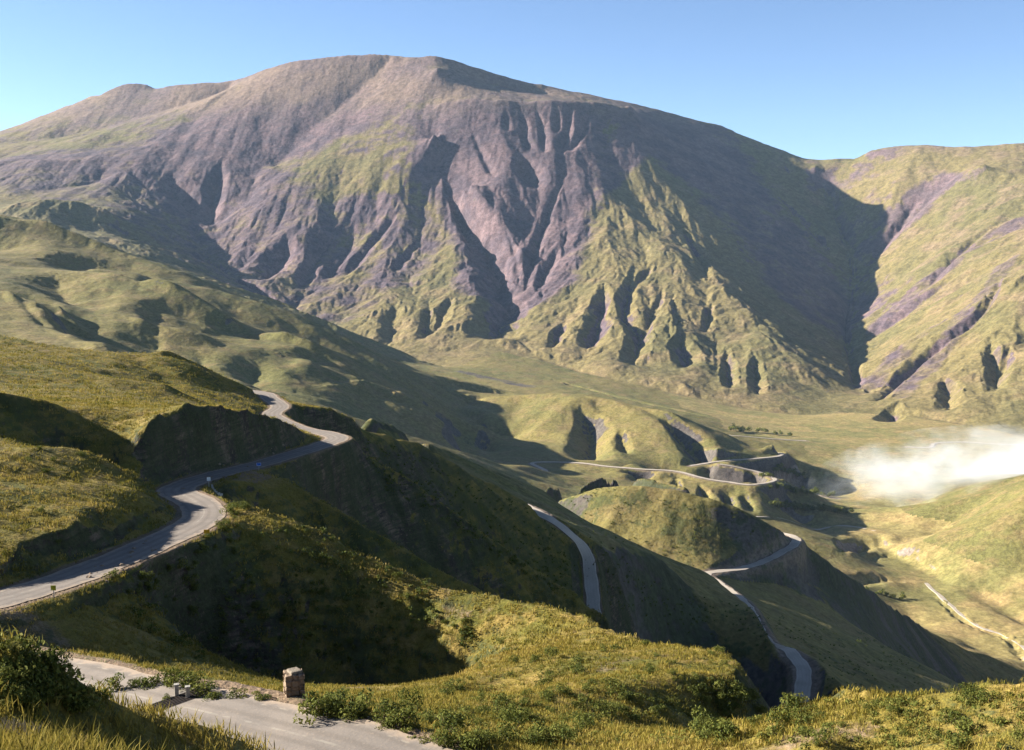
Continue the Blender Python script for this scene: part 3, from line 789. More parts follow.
# ------------------------------------------------------------------ roads
def road_material(name, a, b, dust, scale, lanes):
    m = NT(name)
    n1 = m.noise(scale, 5); n2 = m.noise(scale * 14, 4, 0.7); n3 = m.noise(scale * 3, 3)
    ac = m.math('ABSOLUTE', m.attr('across'))
    c = m.mix(m.ramp(n1, 0.35, 0.65), a, b)
    lane = m.math('ABSOLUTE', m.math('SUBTRACT', m.math('ABSOLUTE', m.math('SUBTRACT', ac, 0.46)), 0.22))
    c = m.mix(m.math('MULTIPLY', m.ramp(lane, 0.14, 0.02), lanes), c, tuple(x * 0.62 for x in a))
    c = m.mix(m.math('MULTIPLY', m.ramp(m.math('ADD', ac, m.math('MULTIPLY', m.math('SUBTRACT', n3, 0.5), 0.7)), 0.72, 0.98), 0.9), c, dust)
    c = m.mix(m.math('MULTIPLY', m.ramp(n2, 0.52, 0.72), 0.45), c, dust)
    c = m.mix(m.math('MULTIPLY', m.ramp(n2, 0.40, 0.30), 0.35), c, tuple(x * 0.55 for x in a))
    if name == 'dusty_asphalt':
        ln = m.math('MULTIPLY', m.ramp(ac, 0.045, 0.02), m.ramp(n3, 0.40, 0.58))
        ed = m.math('MULTIPLY', m.ramp(m.math('ABSOLUTE', m.math('SUBTRACT', ac, 0.74)), 0.035, 0.015), m.ramp(n3, 0.45, 0.62))
        c = m.mix(m.math('MULTIPLY', m.math('ADD', ln, ed), 0.16), c, (0.46, 0.42, 0.33))
    m.link(c, m.b.inputs['Base Color'])
    m.bump(n2, 0.5, 0.05)
    return m.mat
M_ASPH = road_material('dusty_asphalt', (0.185, 0.155, 0.13), (0.15, 0.128, 0.11), (0.27, 0.205, 0.15), 0.3, 0.5)
M_DIRT = road_material('pale_gravel', (0.36, 0.30, 0.24), (0.28, 0.24, 0.19), (0.40, 0.33, 0.26), 0.08, 0.2)
ACROSS = np.linspace(-1, 1, 21)
def ribbon(q, w, lift, noise_w=0.0, u=(-1, 1), cols=21):
    t = np.gradient(q[:, :2], axis=0); t /= np.linalg.norm(t, axis=1, keepdims=True)
    n = np.stack([-t[:, 1], t[:, 0]], 1)
    us = np.linspace(u[0], u[1], cols)
    vs = []
    for i, p in enumerate(q):
        for s in us:
            ww = w * (1 + noise_w * math.sin(i * 0.9 + s) * 0.5 + noise_w * math.sin(i * 0.37 + 1 + 2 * s))
            e = 1 if abs(s) < 0.98 else 0
            vs.append((p[0] + n[i, 0] * ww * s, p[1] + n[i, 1] * ww * s, p[2] + lift - (1 - e) * lift * 0.6))
    f = []
    for i in range(len(q) - 1):
        for j in range(cols - 1):
            a = i * cols + j
            f.append((a, a + 1, a + cols + 1, a + cols))
    return np.array(vs), np.array(f)
for (q, w, k), lab in zip(RD, ('paved mountain road winding past the foreground spurs', 'pale road dropping down the dark slope behind the spurs', 'pale road looping over the dark ridge below the terrace hills', 'thin pale road across the terrace hills', 'thin pale road bend above the terrace cliff', 'pale road across the far valley floor at the right', 'pale road along the valley floor below the row of trees')):
    v, f = ribbon(q, w, {'a': 0.02, 'b': 0.15, 'c': 0.5, 'd': 0.5}[k], 0.035 if k == 'a' else 0.10)
    me = mesh_np('road', v, f, 4, M_ASPH if k == 'a' else M_DIRT)
    at = me.attributes.new('across', 'FLOAT', 'POINT'); at.data.foreach_set('value', np.tile(ACROSS, len(q)).astype(np.float32))
    tag(link('road', me), lab, 'road', None, 'structure')
print('done', round(time.time() - T0, 1))

# ------------------------------------------------------------------ finding the ground under a pixel
def find(px, py, d0, d1, n=900):
    a, b = ray(px, py)
    d = np.linspace(d0, d1, n).astype(np.float32)
    z, _ = land(a * d, d)
    k = np.nonzero(z > b * d)[0]
    if len(k) == 0: return None
    i = k[0]
    return Vector((a * float(d[i]), float(d[i]), float(z[i])))
def on_land(x, y):
    z, _ = land(np.array([x], np.float32), np.array([y], np.float32))
    return Vector((x, y, float(z[0])))

# ------------------------------------------------------------------ grass
def leaf_material(name, cols, rough=0.9, trans=0.25):
    m = NT(name)
    a = m.attr('tint')
    r = node(m.nt, 'ShaderNodeValToRGB')
    r.color_ramp.elements[0].color = (*cols[0], 1); r.color_ramp.elements[1].color = (*cols[-1], 1)
    for i, c in enumerate(cols[1:-1]):
        e = r.color_ramp.elements.new((i + 1) / (len(cols) - 1)); e.color = (*c, 1)
    m.link(a, r.inputs[0])
    m.link(r.outputs[0], m.b.inputs['Base Color'])
    m.b.inputs['Roughness'].default_value = rough
    tr = node(m.nt, 'ShaderNodeBsdfTranslucent'); m.link(r.outputs[0], tr.inputs['Color'])
    mx = node(m.nt, 'ShaderNodeMixShader'); mx.inputs[0].default_value = trans
    m.link(m.b.outputs[0], mx.inputs[1]); m.link(tr.outputs[0], mx.inputs[2])
    m.link(mx.outputs[0], m.nt.nodes['Material Output'].inputs['Surface'])
    return m.mat
M_GRASS = leaf_material('dry_grass', [(0.078, 0.080, 0.013), (0.170, 0.140, 0.025), (0.255, 0.190, 0.040), (0.33, 0.235, 0.080)])
M_LEAF = leaf_material('shrub_leaves', [(0.042, 0.056, 0.014), (0.080, 0.094, 0.019), (0.130, 0.132, 0.027), (0.16, 0.145, 0.04)])
M_STEM = NT('woody_stem'); M_STEM.b.inputs['Base Color'].default_value = (0.07, 0.05, 0.035, 1); M_STEM = M_STEM.mat

def tufts(n, d0, d1, power, blades, height, width, spread, a0=-27, a1=27):
    u = rng.random(n)
    d = d0 + (d1 - d0) * u ** power
    a = np.radians(rng.uniform(a0, a1, n))
    x, y = (d * np.tan(a)).astype(np.float32), d.astype(np.float32)
    z, rd = land(x, y)
    e = 0.4
    zx, _ = land(x + e, y); zy, _ = land(x, y + e)
    sl = np.sqrt(((zx - z) / e) ** 2 + ((zy - z) / e) ** 2)
    cover = fbm(x / 6.0, y / 6.0, 3, 201) + 0.35 * fbm(x / 1.5, y / 1.5, 2, 203)
    pull = cap_mask(x, y, [(PL((215, 699, 72), (262, 704, 71), (300, 716, 68), (350, 734, 63)), 4.2, 1.0)])
    ok = (rd > 1.0) & (pull < 0.4) & (sl < 1.5) & (cover > -0.32 + 0.5 * smooth(0.7, 1.4, sl))
    x, y, z, cover = x[ok], y[ok], z[ok], cover[ok]
    n = len(x)
    k = blades
    bx = np.repeat(x, k) + rng.normal(0, spread, n * k); by = np.repeat(y, k) + rng.normal(0, spread, n * k)
    hs = np.repeat(rng.uniform(0.6, 1.25, n), k) * rng.uniform(0.6, 1.2, n * k) * height
    th = rng.uniform(0, 2 * np.pi, n * k); lean = rng.uniform(0.15, 0.75, n * k)
    wv = rng.uniform(0, 2 * np.pi, n * k)
    wx_, wy_ = np.cos(wv) * width * 0.5, np.sin(wv) * width * 0.5
    bz = np.repeat(z, k) - 0.05 * height
    dx, dy = np.cos(th) * lean * hs, np.sin(th) * lean * hs
    v = np.empty((n * k, 5, 3), np.float32)
    v[:, 0] = np.stack([bx - wx_, by - wy_, bz], 1); v[:, 1] = np.stack([bx + wx_, by + wy_, bz], 1)
    v[:, 2] = np.stack([bx + wx_ * .8 + dx * .4, by + wy_ * .8 + dy * .4, bz + hs * .6], 1); v[:, 3] = np.stack([bx - wx_ * .8 + dx * .4, by - wy_ * .8 + dy * .4, bz + hs * .6], 1)
    v[:, 4] = np.stack([bx + dx, by + dy, bz + hs], 1)
    t = np.clip(0.45 + 0.5 * np.repeat(fbm(x / 14, y / 14, 3, 205), k) + np.repeat(rng.normal(0, 0.16, n), k) + rng.normal(0, 0.08, n * k), 0, 1)
    return v, t
def tuft_mesh(sets):
    V_ = np.concatenate([a.reshape(-1, 3) for a, _ in sets]); T_ = np.concatenate([np.repeat(t, 5) for _, t in sets])
    nb = len(V_) // 5
    o = (np.arange(nb) * 5)[:, None]
    tri = np.concatenate([o + np.array([[0, 1, 2]]), o + np.array([[0, 2, 3]]), o + np.array([[3, 2, 4]])])
    me = mesh_np('grass', V_, tri, 3, M_GRASS, False)
    at = me.attributes.new('tint', 'FLOAT', 'POINT'); at.data.foreach_set('value', T_.astype(np.float32))
    return me
me = tuft_mesh([tufts(5200, 4.5, 17, 1.0, 26, 0.21, 0.012, 0.13), tufts(9000, 17, 60, 1.2, 12, 0.3, 0.03, 0.16),
                tufts(34000, 55, 140, 1.0, 8, 0.32, 0.06, 0.2), tufts(36000, 130, 260, 1.0, 6, 0.42, 0.12, 0.3), tufts(26000, 250, 460, 1.0, 5, 0.6, 0.2, 0.45)])
tag(link('grass', me), 'golden tussock grass over the near slopes', 'grass', None, 'stuff')
print('grass', round(time.time() - T0, 1))

# ------------------------------------------------------------------ shrubs
def leaves_np(r, n, size, squash, seed, lumps=7):
    g = np.random.default_rng(seed)
    c = g.normal(0, 0.42, (lumps, 3)) * r; c[:, 2] = np.abs(c[:, 2]) * squash + 0.35 * r * squash
    rr = g.uniform(0.38, 0.62, lumps) * r
    li = g.integers(0, lumps, n)
    dv = g.normal(size=(n, 3)); dv /= np.linalg.norm(dv, axis=1, keepdims=True)
    p = c[li] + dv * (rr[li] * g.uniform(0.55, 1.05, n) ** 0.5)[:, None] * np.array([1, 1, squash])
    p[:, 2] = np.maximum(p[:, 2], 0.02)
    nrm = dv + g.normal(0, 0.5, (n, 3)); nrm /= np.linalg.norm(nrm, axis=1, keepdims=True)
    t = np.cross(nrm, g.normal(size=(n, 3))); t /= np.linalg.norm(t, axis=1, keepdims=True)
    b = np.cross(nrm, t)
    s_ = size * g.uniform(0.6, 1.4, n)[:, None]
    v = np.stack([p - t * s_, p - b * s_ * .5, p + t * s_, p + b * s_ * .5], 1)
    tint = np.clip(np.repeat(g.uniform(0.15, 0.75, lumps)[li] + g.normal(0, 0.12, n), 4), 0, 1)
    return v.reshape(-1, 3), tint
def leaf_mesh(name, r, n, size, squash, seed):
    v, t = leaves_np(r, n, size, squash, seed)
    f = np.arange(len(v)).reshape(-1, 4)
    me = mesh_np(name, v, f, 4, M_LEAF, False)
    at = me.attributes.new('tint', 'FLOAT', 'POINT'); at.data.foreach_set('value', t.astype(np.float32))
    return me
def sticks_mesh(name, segs, mat, sides=5):
    v, f = [], []
    for p, q, r0, r1 in segs:
        p, q = Vector(p), Vector(q)
        d = (q - p).normalized(); u = d.orthogonal().normalized(); w = d.cross(u)
        b = len(v)
        for i in range(sides):
            a = 2 * math.pi * i / sides
            e = u * math.cos(a) + w * math.sin(a)
            v.append(p + e * r0); v.append(q + e * r1)
        for i in range(sides):
            j = (i + 1) % sides
            f.append((b + 2 * i, b + 2 * j, b + 2 * j + 1, b + 2 * i + 1))
        f.append([b + 2 * i + 1 for i in range(sides)]); f.append([b + 2 * i for i in range(sides)][::-1])
    me = bpy.data.meshes.new(name); me.from_pydata([tuple(x) for x in v], [], f); me.materials.append(mat); me.update()
    return me
def stem_mesh(r, h, seed):
    g = random.Random(seed)
    segs = []
    for i in range(6):
        a = g.uniform(0, 6.28); l = g.uniform(0.4, 0.8) * r
        p = (0.05 * math.cos(a), 0.05 * math.sin(a), -0.12); m_ = (l * .5 * math.cos(a), l * .5 * math.sin(a), h * .4); e = (l * math.cos(a + .3), l * math.sin(a + .3), h * .8)
        segs += [(p, m_, .03, .02), (m_, e, .02, .008)]
    return sticks_mesh('stem', segs, M_STEM)
SHRUB_ME = [leaf_mesh('foliage', 1.0, 620, 0.085, sq, 300 + i) for i, sq in enumerate((0.75, 0.6, 0.9, 0.7, 0.55, 0.8))]
STEM_ME = [stem_mesh(1.0, 0.8, i) for i in range(3)]
N_SHRUB = [0]
def shrub(p, r, label, group, parts=True, name='shrub'):
    if N_SHRUB[0] >= 300: return
    N_SHRUB[0] += 1
    k = random.randrange(6)
    rz = random.uniform(0, 6.28); sx = r * random.uniform(0.85, 1.2); sz = r * random.uniform(0.8, 1.25)
    if parts:
        o = link(name, None)
        tag(o, label, 'shrub', group)
        o.location = (p[0], p[1], p[2] - 0.05); o.rotation_euler = (0, 0, rz); o.scale = (sx, r, sz)
        link('foliage', SHRUB_ME[k], o); link('stem', STEM_ME[k % 3], o)
    else:
        o = link(name, SHRUB_ME[k]); tag(o, label, 'shrub', group)
        o.location = (p[0], p[1], p[2] - 0.05); o.rotation_euler = (0, 0, rz); o.scale = (sx, r, sz)
    return o
def scatter_px(n, poly, d0, d1):
    """points on the ground whose line of sight falls within the outline"""
    xs = [q[0] for q in poly]; ys = [q[1] for q in poly]
    out = []
    tries = 0
    while len(out) < n and tries < n * 6:
        tries += 1
        x, y = random.uniform(min(xs), max(xs)), random.uniform(min(ys), max(ys))
        c = False
        j = len(poly) - 1
        for i in range(len(poly)):
            if (poly[i][1] > y) != (poly[j][1] > y) and x < (poly[j][0] - poly[i][0]) * (y - poly[i][1]) / (poly[j][1] - poly[i][1]) + poly[i][0]: c = not c
            j = i
        if not c: continue
        q = find(x, y, d0, d1, 260)
        if q is not None: out.append(q)
    return out
# the larger green bushes at the road's edge
for px, py, r, lab in ((118, 684, .9, 'leafy green bush at the verge, leftmost of the roadside row'), (133, 683, .75, 'pale green bush beside the paved road, second in the verge row'),
                       (152, 680, 1.1, 'tall round green bush at the road verge'), (168, 681, 1.15, 'grey green round bush beside the tall verge bush'),
                       (190, 684, 1.2, 'broad bright green bush behind the cattle grid'), (205, 690, 1.0, 'dense dark green bush right of the cattle grid'),
                       (217, 693, .8, 'low spreading bush at the edge of the dirt pull-off'), (238, 692, .7, 'small yellow green bush on the pull-off rim'),
                       (262, 694, .6, 'tiny bush left of the stone pillar'), (168, 695, .45, 'little round bush beside the cattle grid post'),
                       (318, 710, 1.15, 'dark green bush at the foot of the stone pillar'), (334, 706, 1.1, 'shady bush just right of the stone pillar')):
    q = find(px, py + 6, 55, 95)
    if q is not None: shrub(q, r, lab, 'bushes at the road verge')
for q in scatter_px(52, [(300, 700), (420, 705), (620, 690), (740, 690), (700, 750), (420, 750), (340, 722)], 45, 130): shrub(q, random.uniform(.55, 1.15), 'olive green shrub among others on the lit grassy knoll', 'shrubs on the lit knoll')
for q in scatter_px(75, [(430, 690), (500, 640), (600, 640), (730, 655), (740, 740), (420, 748)], 45, 170): shrub(q, random.uniform(.4, .95), 'olive green shrub among others on the lit grassy knoll', 'shrubs on the lit knoll')
for q in scatter_px(22, [(700, 690), (745, 690), (800, 700), (770, 740), (690, 745)], 55, 130): shrub(q, random.uniform(.6, 1.2), 'dark bush in the shady ravine right of the knoll', 'bushes in the shady ravine')
for q in scatter_px(26, [(790, 702), (1020, 690), (1024, 750), (760, 750)], 30, 75): shrub(q, random.uniform(.3, .7), 'low shrub among others on the sunny right-hand slope', 'shrubs on the right slope')
for q in scatter_px(20, [(0, 650), (40, 662), (88, 702), (80, 722), (0, 710)], 17, 40): shrub(q, random.uniform(.25, .45), 'dark bush among others on the shaded hillock at the lower left', 'bushes on the shaded hillock')
qa = RD[0][0]
i0_, i1_ = [int(np.argmin(np.linalg.norm(qa - np.array(P(*t)), axis=1))) for t in ((80, 572, 138), (203, 508, 183))]
for i in range(46):
    j = random.randint(min(i0_, i1_), max(i0_, i1_)); t = qa[min(j + 1, len(qa) - 1)] - qa[j - 1]
    nrm = Vector((t[1], -t[0], 0)).normalized(); off_ = random.uniform(4.4, 6.8)
    shrub(on_land(qa[j][0] + nrm.x * off_, qa[j][1] + nrm.y * off_), random.uniform(.5, 1.2), 'bush among others along the outer rim of the road bench', 'bushes on the bench rim', False)
for q in scatter_px(34, [(100, 590), (280, 515), (440, 590), (480, 640), (420, 680), (180, 660)], 100, 200): shrub(q, random.uniform(.4, .9), 'dark bush among others on the shaded face of the nearest spur', 'bushes on the shaded spur', False)
for q in scatter_px(24, [(0, 440), (140, 460), (150, 500), (60, 560), (0, 570)], 100, 260): shrub(q, random.uniform(.4, .9), 'shrub among others on the bluff above the road', 'shrubs on the bluff', False)
for q in scatter_px(24, [(0, 350), (250, 400), (140, 440), (0, 430)], 180, 460): shrub(q, random.uniform(.5, 1.2), 'shrub among others on the golden plateau', 'shrubs on the plateau', False)
# low leafy plants between the grass
vs_, ts_ = [], []
up_ = scatter_px(520, [(300, 700), (430, 690), (560, 650), (730, 660), (740, 745), (420, 750)], 45, 160) + scatter_px(110, [(770, 710), (1024, 690), (1024, 750), (750, 750)], 30, 75) + scatter_px(130, [(0, 700), (60, 715), (240, 750), (0, 750)], 4, 18) + scatter_px(60, [(0, 640), (40, 655), (90, 700), (70, 715), (0, 690)], 16, 40)
for i, q in enumerate(up_):
    r_ = random.uniform(.22, .5) * (0.32 if q.y < 18 else 1.0)
    v, t = leaves_np(r_, 70, 0.045 * (0.32 if q.y < 18 else 1.3), 0.55, 2900 + i, 4)
    vs_.append(v + np.array(q)); ts_.append(np.clip(t + random.uniform(0, .35), 0, 1))
V_ = np.concatenate(vs_); me = mesh_np('undergrowth', V_, np.arange(len(V_)).reshape(-1, 4), 4, M_LEAF, False)
at = me.attributes.new('tint', 'FLOAT', 'POINT'); at.data.foreach_set('value', np.concatenate(ts_).astype(np.float32))
tag(link('undergrowth', me), 'low leafy plants between the grass tussocks', 'undergrowth', None, 'stuff')
# beyond: scrub on the middle slopes, one mass
vs_, ts_ = [], []
pts_ = scatter_px(420, [(560, 560), (700, 600), (900, 640), (960, 690), (820, 690), (700, 640), (560, 600)], 380, 1500) + scatter_px(130, [(560, 480), (760, 520), (800, 560), (690, 570), (560, 520)], 500, 1300) + scatter_px(260, [(90, 590), (280, 515), (440, 590), (480, 640), (420, 680), (180, 660)], 100, 240) + scatter_px(420, [(360, 430), (640, 560), (560, 600), (340, 460)], 250, 650)
pr_ = np.array([[q.x, q.y] for q in pts_], np.float32); _, rr_ = land(pr_[:, 0], pr_[:, 1])
pts_ = [q for q, r_ in zip(pts_, rr_) if r_ > 5]
for i, q in enumerate(pts_):
    v, t = leaves_np(random.uniform(0.35, 1.1) * (0.8 + q.y / 1000), 46, 0.17 * (0.8 + q.y / 1000), 0.8, 900 + i, 4)
    vs_.append(v + np.array(q)); ts_.append(t * 0.7)
V_ = np.concatenate(vs_); me = mesh_np('scrub', V_, np.arange(len(V_)).reshape(-1, 4), 4, M_LEAF, False)
at = me.attributes.new('tint', 'FLOAT', 'POINT'); at.data.foreach_set('value', np.concatenate(ts_).astype(np.float32))
tag(link('scrub', me), 'dark scrub scattered over the middle slopes', 'scrub', None, 'stuff')
# trees on the valley floor
TREE_ME = [leaf_mesh('crown', 1.0, 260, 0.2, 1.0, 700 + i) for i in range(3)]
TRUNK_ME = sticks_mesh('trunk', [((0, 0, -.3), (0.03, 0, .5), .08, .05), ((0.03, 0, .5), (0, .05, 1.0), .05, .02)], M_STEM)
def tree(q, h, label, group):
    o = link('tree', None); tag(o, label, 'tree', group)
    o.location = (q[0], q[1], q[2] - .2); o.rotation_euler = (0, 0, random.uniform(0, 6)); s_ = h * .55
    o.scale = (s_ * random.uniform(.8, 1.3), s_ * random.uniform(.8, 1.3), s_)
    c = link('crown', random.choice(TREE_ME), o); c.location = (0, 0, .35); link('trunk', TRUNK_ME, o)
def tree_row(n, line, h, jit, label, group):
    for i in range(n):
        t = i / max(1, n - 1) * (len(line) - 1); a = min(int(t), len(line) - 2); f = t - a
        px = line[a][0] * (1 - f) + line[a + 1][0] * f + random.uniform(-jit, jit); py = line[a][1] * (1 - f) + line[a + 1][1] * f + random.uniform(-jit, jit) * .4
        q = find(px, py, 1500, 4200, 700)
        if q is not None: tree(q, h * random.uniform(.7, 1.3), label, group)
tree_row(26, [(775, 508), (800, 511), (850, 514)], 15, 2.5, 'tree in the dark row at the foot of the terrace cliff', 'trees below the terrace cliff')
tree_row(14, [(770, 490), (800, 494), (830, 497)], 13, 3, 'tree in the row across the middle of the valley floor', 'trees in the middle row')
tree_row(14, [(765, 478), (785, 474), (800, 478)], 15, 3, 'tree in the grove beside the pale scarp', 'trees in the grove by the scarp')
tree_row(12, [(730, 431), (745, 432), (790, 436)], 17, 2, 'tree in the line above the far valley road', 'trees above the far road')
tree_row(10, [(850, 590), (880, 596), (905, 600)], 9, 4, 'tree in the clump by the bend of the stream', 'trees by the stream')
print('plants', N_SHRUB, round(time.time() - T0, 1))

# ------------------------------------------------------------------ small things by the road
def simple(name, col, rough=0.7, bumps=None):
    m = NT(name); n = m.noise(6.0, 5)
    c = m.mix(m.ramp(n, 0.3, 0.7), tuple(x * 0.75 for x in col), tuple(min(1, x * 1.2) for x in col))
    m.link(c, m.b.inputs['Base Color']); m.b.inputs['Roughness'].default_value = rough
    if bumps: m.bump(m.noise(bumps, 4), 0.7, 0.08)
    return m.mat
M_STONE = simple('rough_brown_stone', (0.20, 0.145, 0.10), 0.95, 9.0)
M_CONC = simple('whitewashed_concrete', (0.30, 0.275, 0.24), 0.9, 12.0)
M_STEEL = simple('dark_rusty_steel', (0.045, 0.035, 0.03), 0.7)
M_PIT = simple('dark_pit_soil', (0.02, 0.016, 0.013))
M_BLUE = simple('blue_sign_paint', (0.02, 0.10, 0.42), 0.5)
M_GALV = simple('galvanised_post', (0.38, 0.38, 0.37), 0.5)
M_YEL = simple('yellow_sign_paint', (0.55, 0.30, 0.02), 0.5)
M_WHITE = simple('white_sign_paint', (0.75, 0.75, 0.72), 0.6)
M_TWIG = simple('bleached_twigs', (0.30, 0.26, 0.21), 0.9)
import bmesh
def bm_obj(name, bm, mat, parent=None):
    me = bpy.data.meshes.new(name); bm.to_mesh(me); bm.free(); me.materials.append(mat)
    return link(name, me, parent)
def box(bm, c, d, rz=0, bev=0.0):
    r = bmesh.ops.create_cube(bm, size=1.0)
    from mathutils import Matrix
    bmesh.ops.scale(bm, vec=d, verts=r['verts'])
    if rz: bmesh.ops.rotate(bm, cent=(0, 0, 0), matrix=Matrix.Rotation(rz, 3, 'Z'), verts=r['verts'])
    bmesh.ops.translate(bm, vec=c, verts=r['verts'])
    if bev: bmesh.ops.bevel(bm, geom=list({e for v in r['verts'] for e in v.link_edges}), offset=bev, segments=2, affect='EDGES', profile=0.7)
def empty(name, p, rz=0):
    o = link(name, None); o.location = p; o.rotation_euler = (0, 0, rz); return o
# stone pillar: courses of rough blocks under a cap stone
q = find(294, 695, 55, 95)
if q is None: q = on_land(*P(294, 695, 76)[:2])
sp = empty('stone_pillar', q, 0.35); sp.scale = (.92, .92, .98)
tag(sp, 'squat pillar of rough brown stones standing at the edge of the pull-off', 'stone pillar')
bm = bmesh.new()
g = random.Random(5)
zc = -0.2
for course in range(5):
    hh = g.uniform(0.30, 0.40); x = -0.66
    while x < 0.6:
        wdt = min(g.uniform(0.32, 0.6), 0.68 - x)
        for yy in (-0.36, 0.30):
            box(bm, (x + wdt / 2, yy + g.uniform(-.05, .05), zc + hh / 2), (wdt - .03, .62 + g.uniform(-.06, .06), hh - .02), g.uniform(-.06, .06), 0.06)
        x += wdt
    zc += hh
for v in bm.verts: v.co += Vector((g.uniform(-.06, .06), g.uniform(-.06, .06), g.uniform(-.05, .05)))
bm_obj('masonry', bm, M_STONE, sp)
bm = bmesh.new(); box(bm, (0.05, 0, zc + 0.09), (0.8, 0.9, 0.22), 0.25, 0.09); bm_obj('cap_stone', bm, simple('lichen_grey_stone', (0.20, 0.165, 0.125), 0.95, 9.0), sp)
# cattle grid across the road
i = int(np.argmin(np.abs((512 + F_PX * qa[:, 0] / qa[:, 1] - 160)) + 1000 * (qa[:, 1] > 85)))
p = qa[i]; t = qa[i + 2] - qa[i - 2]; ang_ = math.atan2(t[1], t[0])
cg = empty('cattle_grid', (p[0], p[1], p[2] + 0.03), ang_)
tag(cg, 'dark steel cattle grid set across the paved road', 'cattle grid')
bm = bmesh.new(); box(bm, (0, 0, -0.02), (1.9, 5.9, 0.06)); bm_obj('pit', bm, M_PIT, cg)
for k in range(9):
    bm = bmesh.new(); box(bm, (-0.84 + k * 0.21, 0, 0.04), (0.09, 5.7, 0.06), 0, 0.01); bm_obj('bar', bm, M_STEEL, cg)
for sx in (-1.02, 1.02):
    bm = bmesh.new(); box(bm, (sx, 0, 0.0), (0.14, 6.0, 0.12), 0, 0.02); bm_obj('kerb', bm, simple('grey_kerb', (0.22, 0.19, 0.16), 0.9), cg)
def post(px, py, d0, d1, label, h=0.8):
    q = find(px, py, d0, d1)
    if q is None: return
    o = empty('marker_post', q, 0.3); tag(o, label, 'marker post')
    bm = bmesh.new(); box(bm, (0, 0, h / 2 - .15), (.26, .26, h + .3), 0, .04); bm_obj('shaft', bm, M_CONC, o)
    bm = bmesh.new(); box(bm, (0, 0, h + .04), (.34, .34, .1), 0, .03); bm_obj('cap', bm, M_CONC, o)
post(188, 699, 55, 90, 'white concrete post at the right end of the cattle grid', .8)
post(177, 699, 55, 90, 'white concrete post beside the little round bush', .95)
def sign(px, py, d0, d1, name, label, h, w, hh, mat, rz, pole=True, border=None):
    q = find(px, py, d0, d1)
    if q is None: return
    o = empty(name, q, rz); tag(o, label, 'road sign')
    o_ = bmesh.new(); box(o_, (0, 0, h / 2 - .2), (.08, .08, h + .4)); bm_obj('pole', o_, M_GALV, o)
    o_ = bmesh.new(); box(o_, (0, -.07, h), (w, .03, hh), 0, .008); pl = bm_obj('sign_panel', o_, mat, o)
    if border:
        o_ = bmesh.new()
        for z in (-1, 1): box(o_, (0, -.09, h + z * hh * .42), (w * .9, .012, hh * .07))
        for x in (-1, 1): box(o_, (x * w * .43, -.09, h), (w * .05, .012, hh * .77))
        bm_obj('border', o_, border, pl)
    return o
sign(259, 471, 200, 300, 'road_sign', 'small blue sign on the road bend below the cut', 1.5, 1.0, .7, M_BLUE, 0.2, True, M_WHITE)
sign(209, 488, 170, 240, 'road_sign', 'small pale sign on a post inside the road bend', 1.8, .7, .7, M_WHITE, 0.1)
sign(207, 536, 140, 190, 'road_sign', 'low orange marker sign on the outer rim of the bend', .7, .9, .6, M_YEL, 0.0)
sign(54, 597, 110, 140, 'road_sign', 'small yellow sign at the roadside in shadow', 1.1, .6, .6, simple('yellow_green_paint', (.35, .34, .03), .5), 0.0)
# whitewashed kerb at the inside of the bend
pts = [find(px, py, 170, 230) for px, py in ((212, 486), (213, 490), (217, 494), (222, 496))]
pts = [q for q in pts if q is not None]
if len(pts) > 2:
    q = spline(pts, .8); bm = bmesh.new()
    for a, b in zip(q[:-1], q[1:]):
        m_ = (a + b) / 2; d_ = b - a
        box(bm, (m_[0], m_[1], m_[2] + .12), (np.linalg.norm(d_) + .02, .35, .45), math.atan2(d_[1], d_[0]), .03)
    o = bm_obj('kerb_wall', bm, M_CONC); tag(o, 'short whitewashed kerb wall on the inside of the road bend', 'kerb wall')
# bare twigs at the lower left
for px, py, d0, lab in ((9, 734, 8, 'bare bleached bush leaning out of the grass at the left edge'), (30, 738, 8, 'bleached dry bush with forked twigs before the dark hillock')):
    q = find(px, py + 6, 5, 22)
    if q is None: continue
    g = random.Random(px); segs = []
    def grow(p, d, l, r, k):
        e = p + d * l
        segs.append((tuple(p), tuple(e), r, r * .7))
        if k == 0: return
        for _ in range(3 if k > 2 else 2):
            grow(e, (d + Vector((g.uniform(-.55, .55), g.uniform(-.4, .4), g.uniform(-.1, .35)))).normalized(), l * g.uniform(.65, .9), r * .68, k - 1)
    for _ in range(4): grow(Vector((g.uniform(-.08, .08), g.uniform(-.08, .08), -.05)), Vector((g.uniform(-.5, .7), g.uniform(-.3, .3), 1)).normalized(), .18, .011, 4)
    o = link('dry_bush', sticks_mesh('dry_bush', segs, M_TWIG, 4)); o.location = q; o.scale = (.8, .8, .8); tag(o, lab, 'dry bush')
# fallen stones on the pull-off and under the cuts
ROCK = []
for k in range(3):
    bm = bmesh.new(); bmesh.ops.create_icosphere(bm, subdivisions=2, radius=1)
    g = random.Random(40 + k)
    for v in bm.verts: v.co = v.co * (0.8 + 0.5 * g.random()); v.co.z *= .7
    me = bpy.data.meshes.new('rock'); bm.to_mesh(me); bm.free(); me.materials.append(M_STONE); ROCK.append(me)
for q in scatter_px(26, [(100, 590), (170, 545), (150, 540), (80, 575)], 110, 190) + scatter_px(20, [(170, 500), (290, 450), (300, 440), (160, 485)], 180, 320):
    o = link('rock', random.choice(ROCK)); o.location = q; s_ = random.uniform(.15, .45); o.scale = (s_, s_ * .8, s_); o.rotation_euler = (0, 0, random.uniform(0, 6))
    tag(o, 'brown rock among others fallen under the road cut', 'rock', 'rocks under the road cuts')
print('small', round(time.time() - T0, 1))

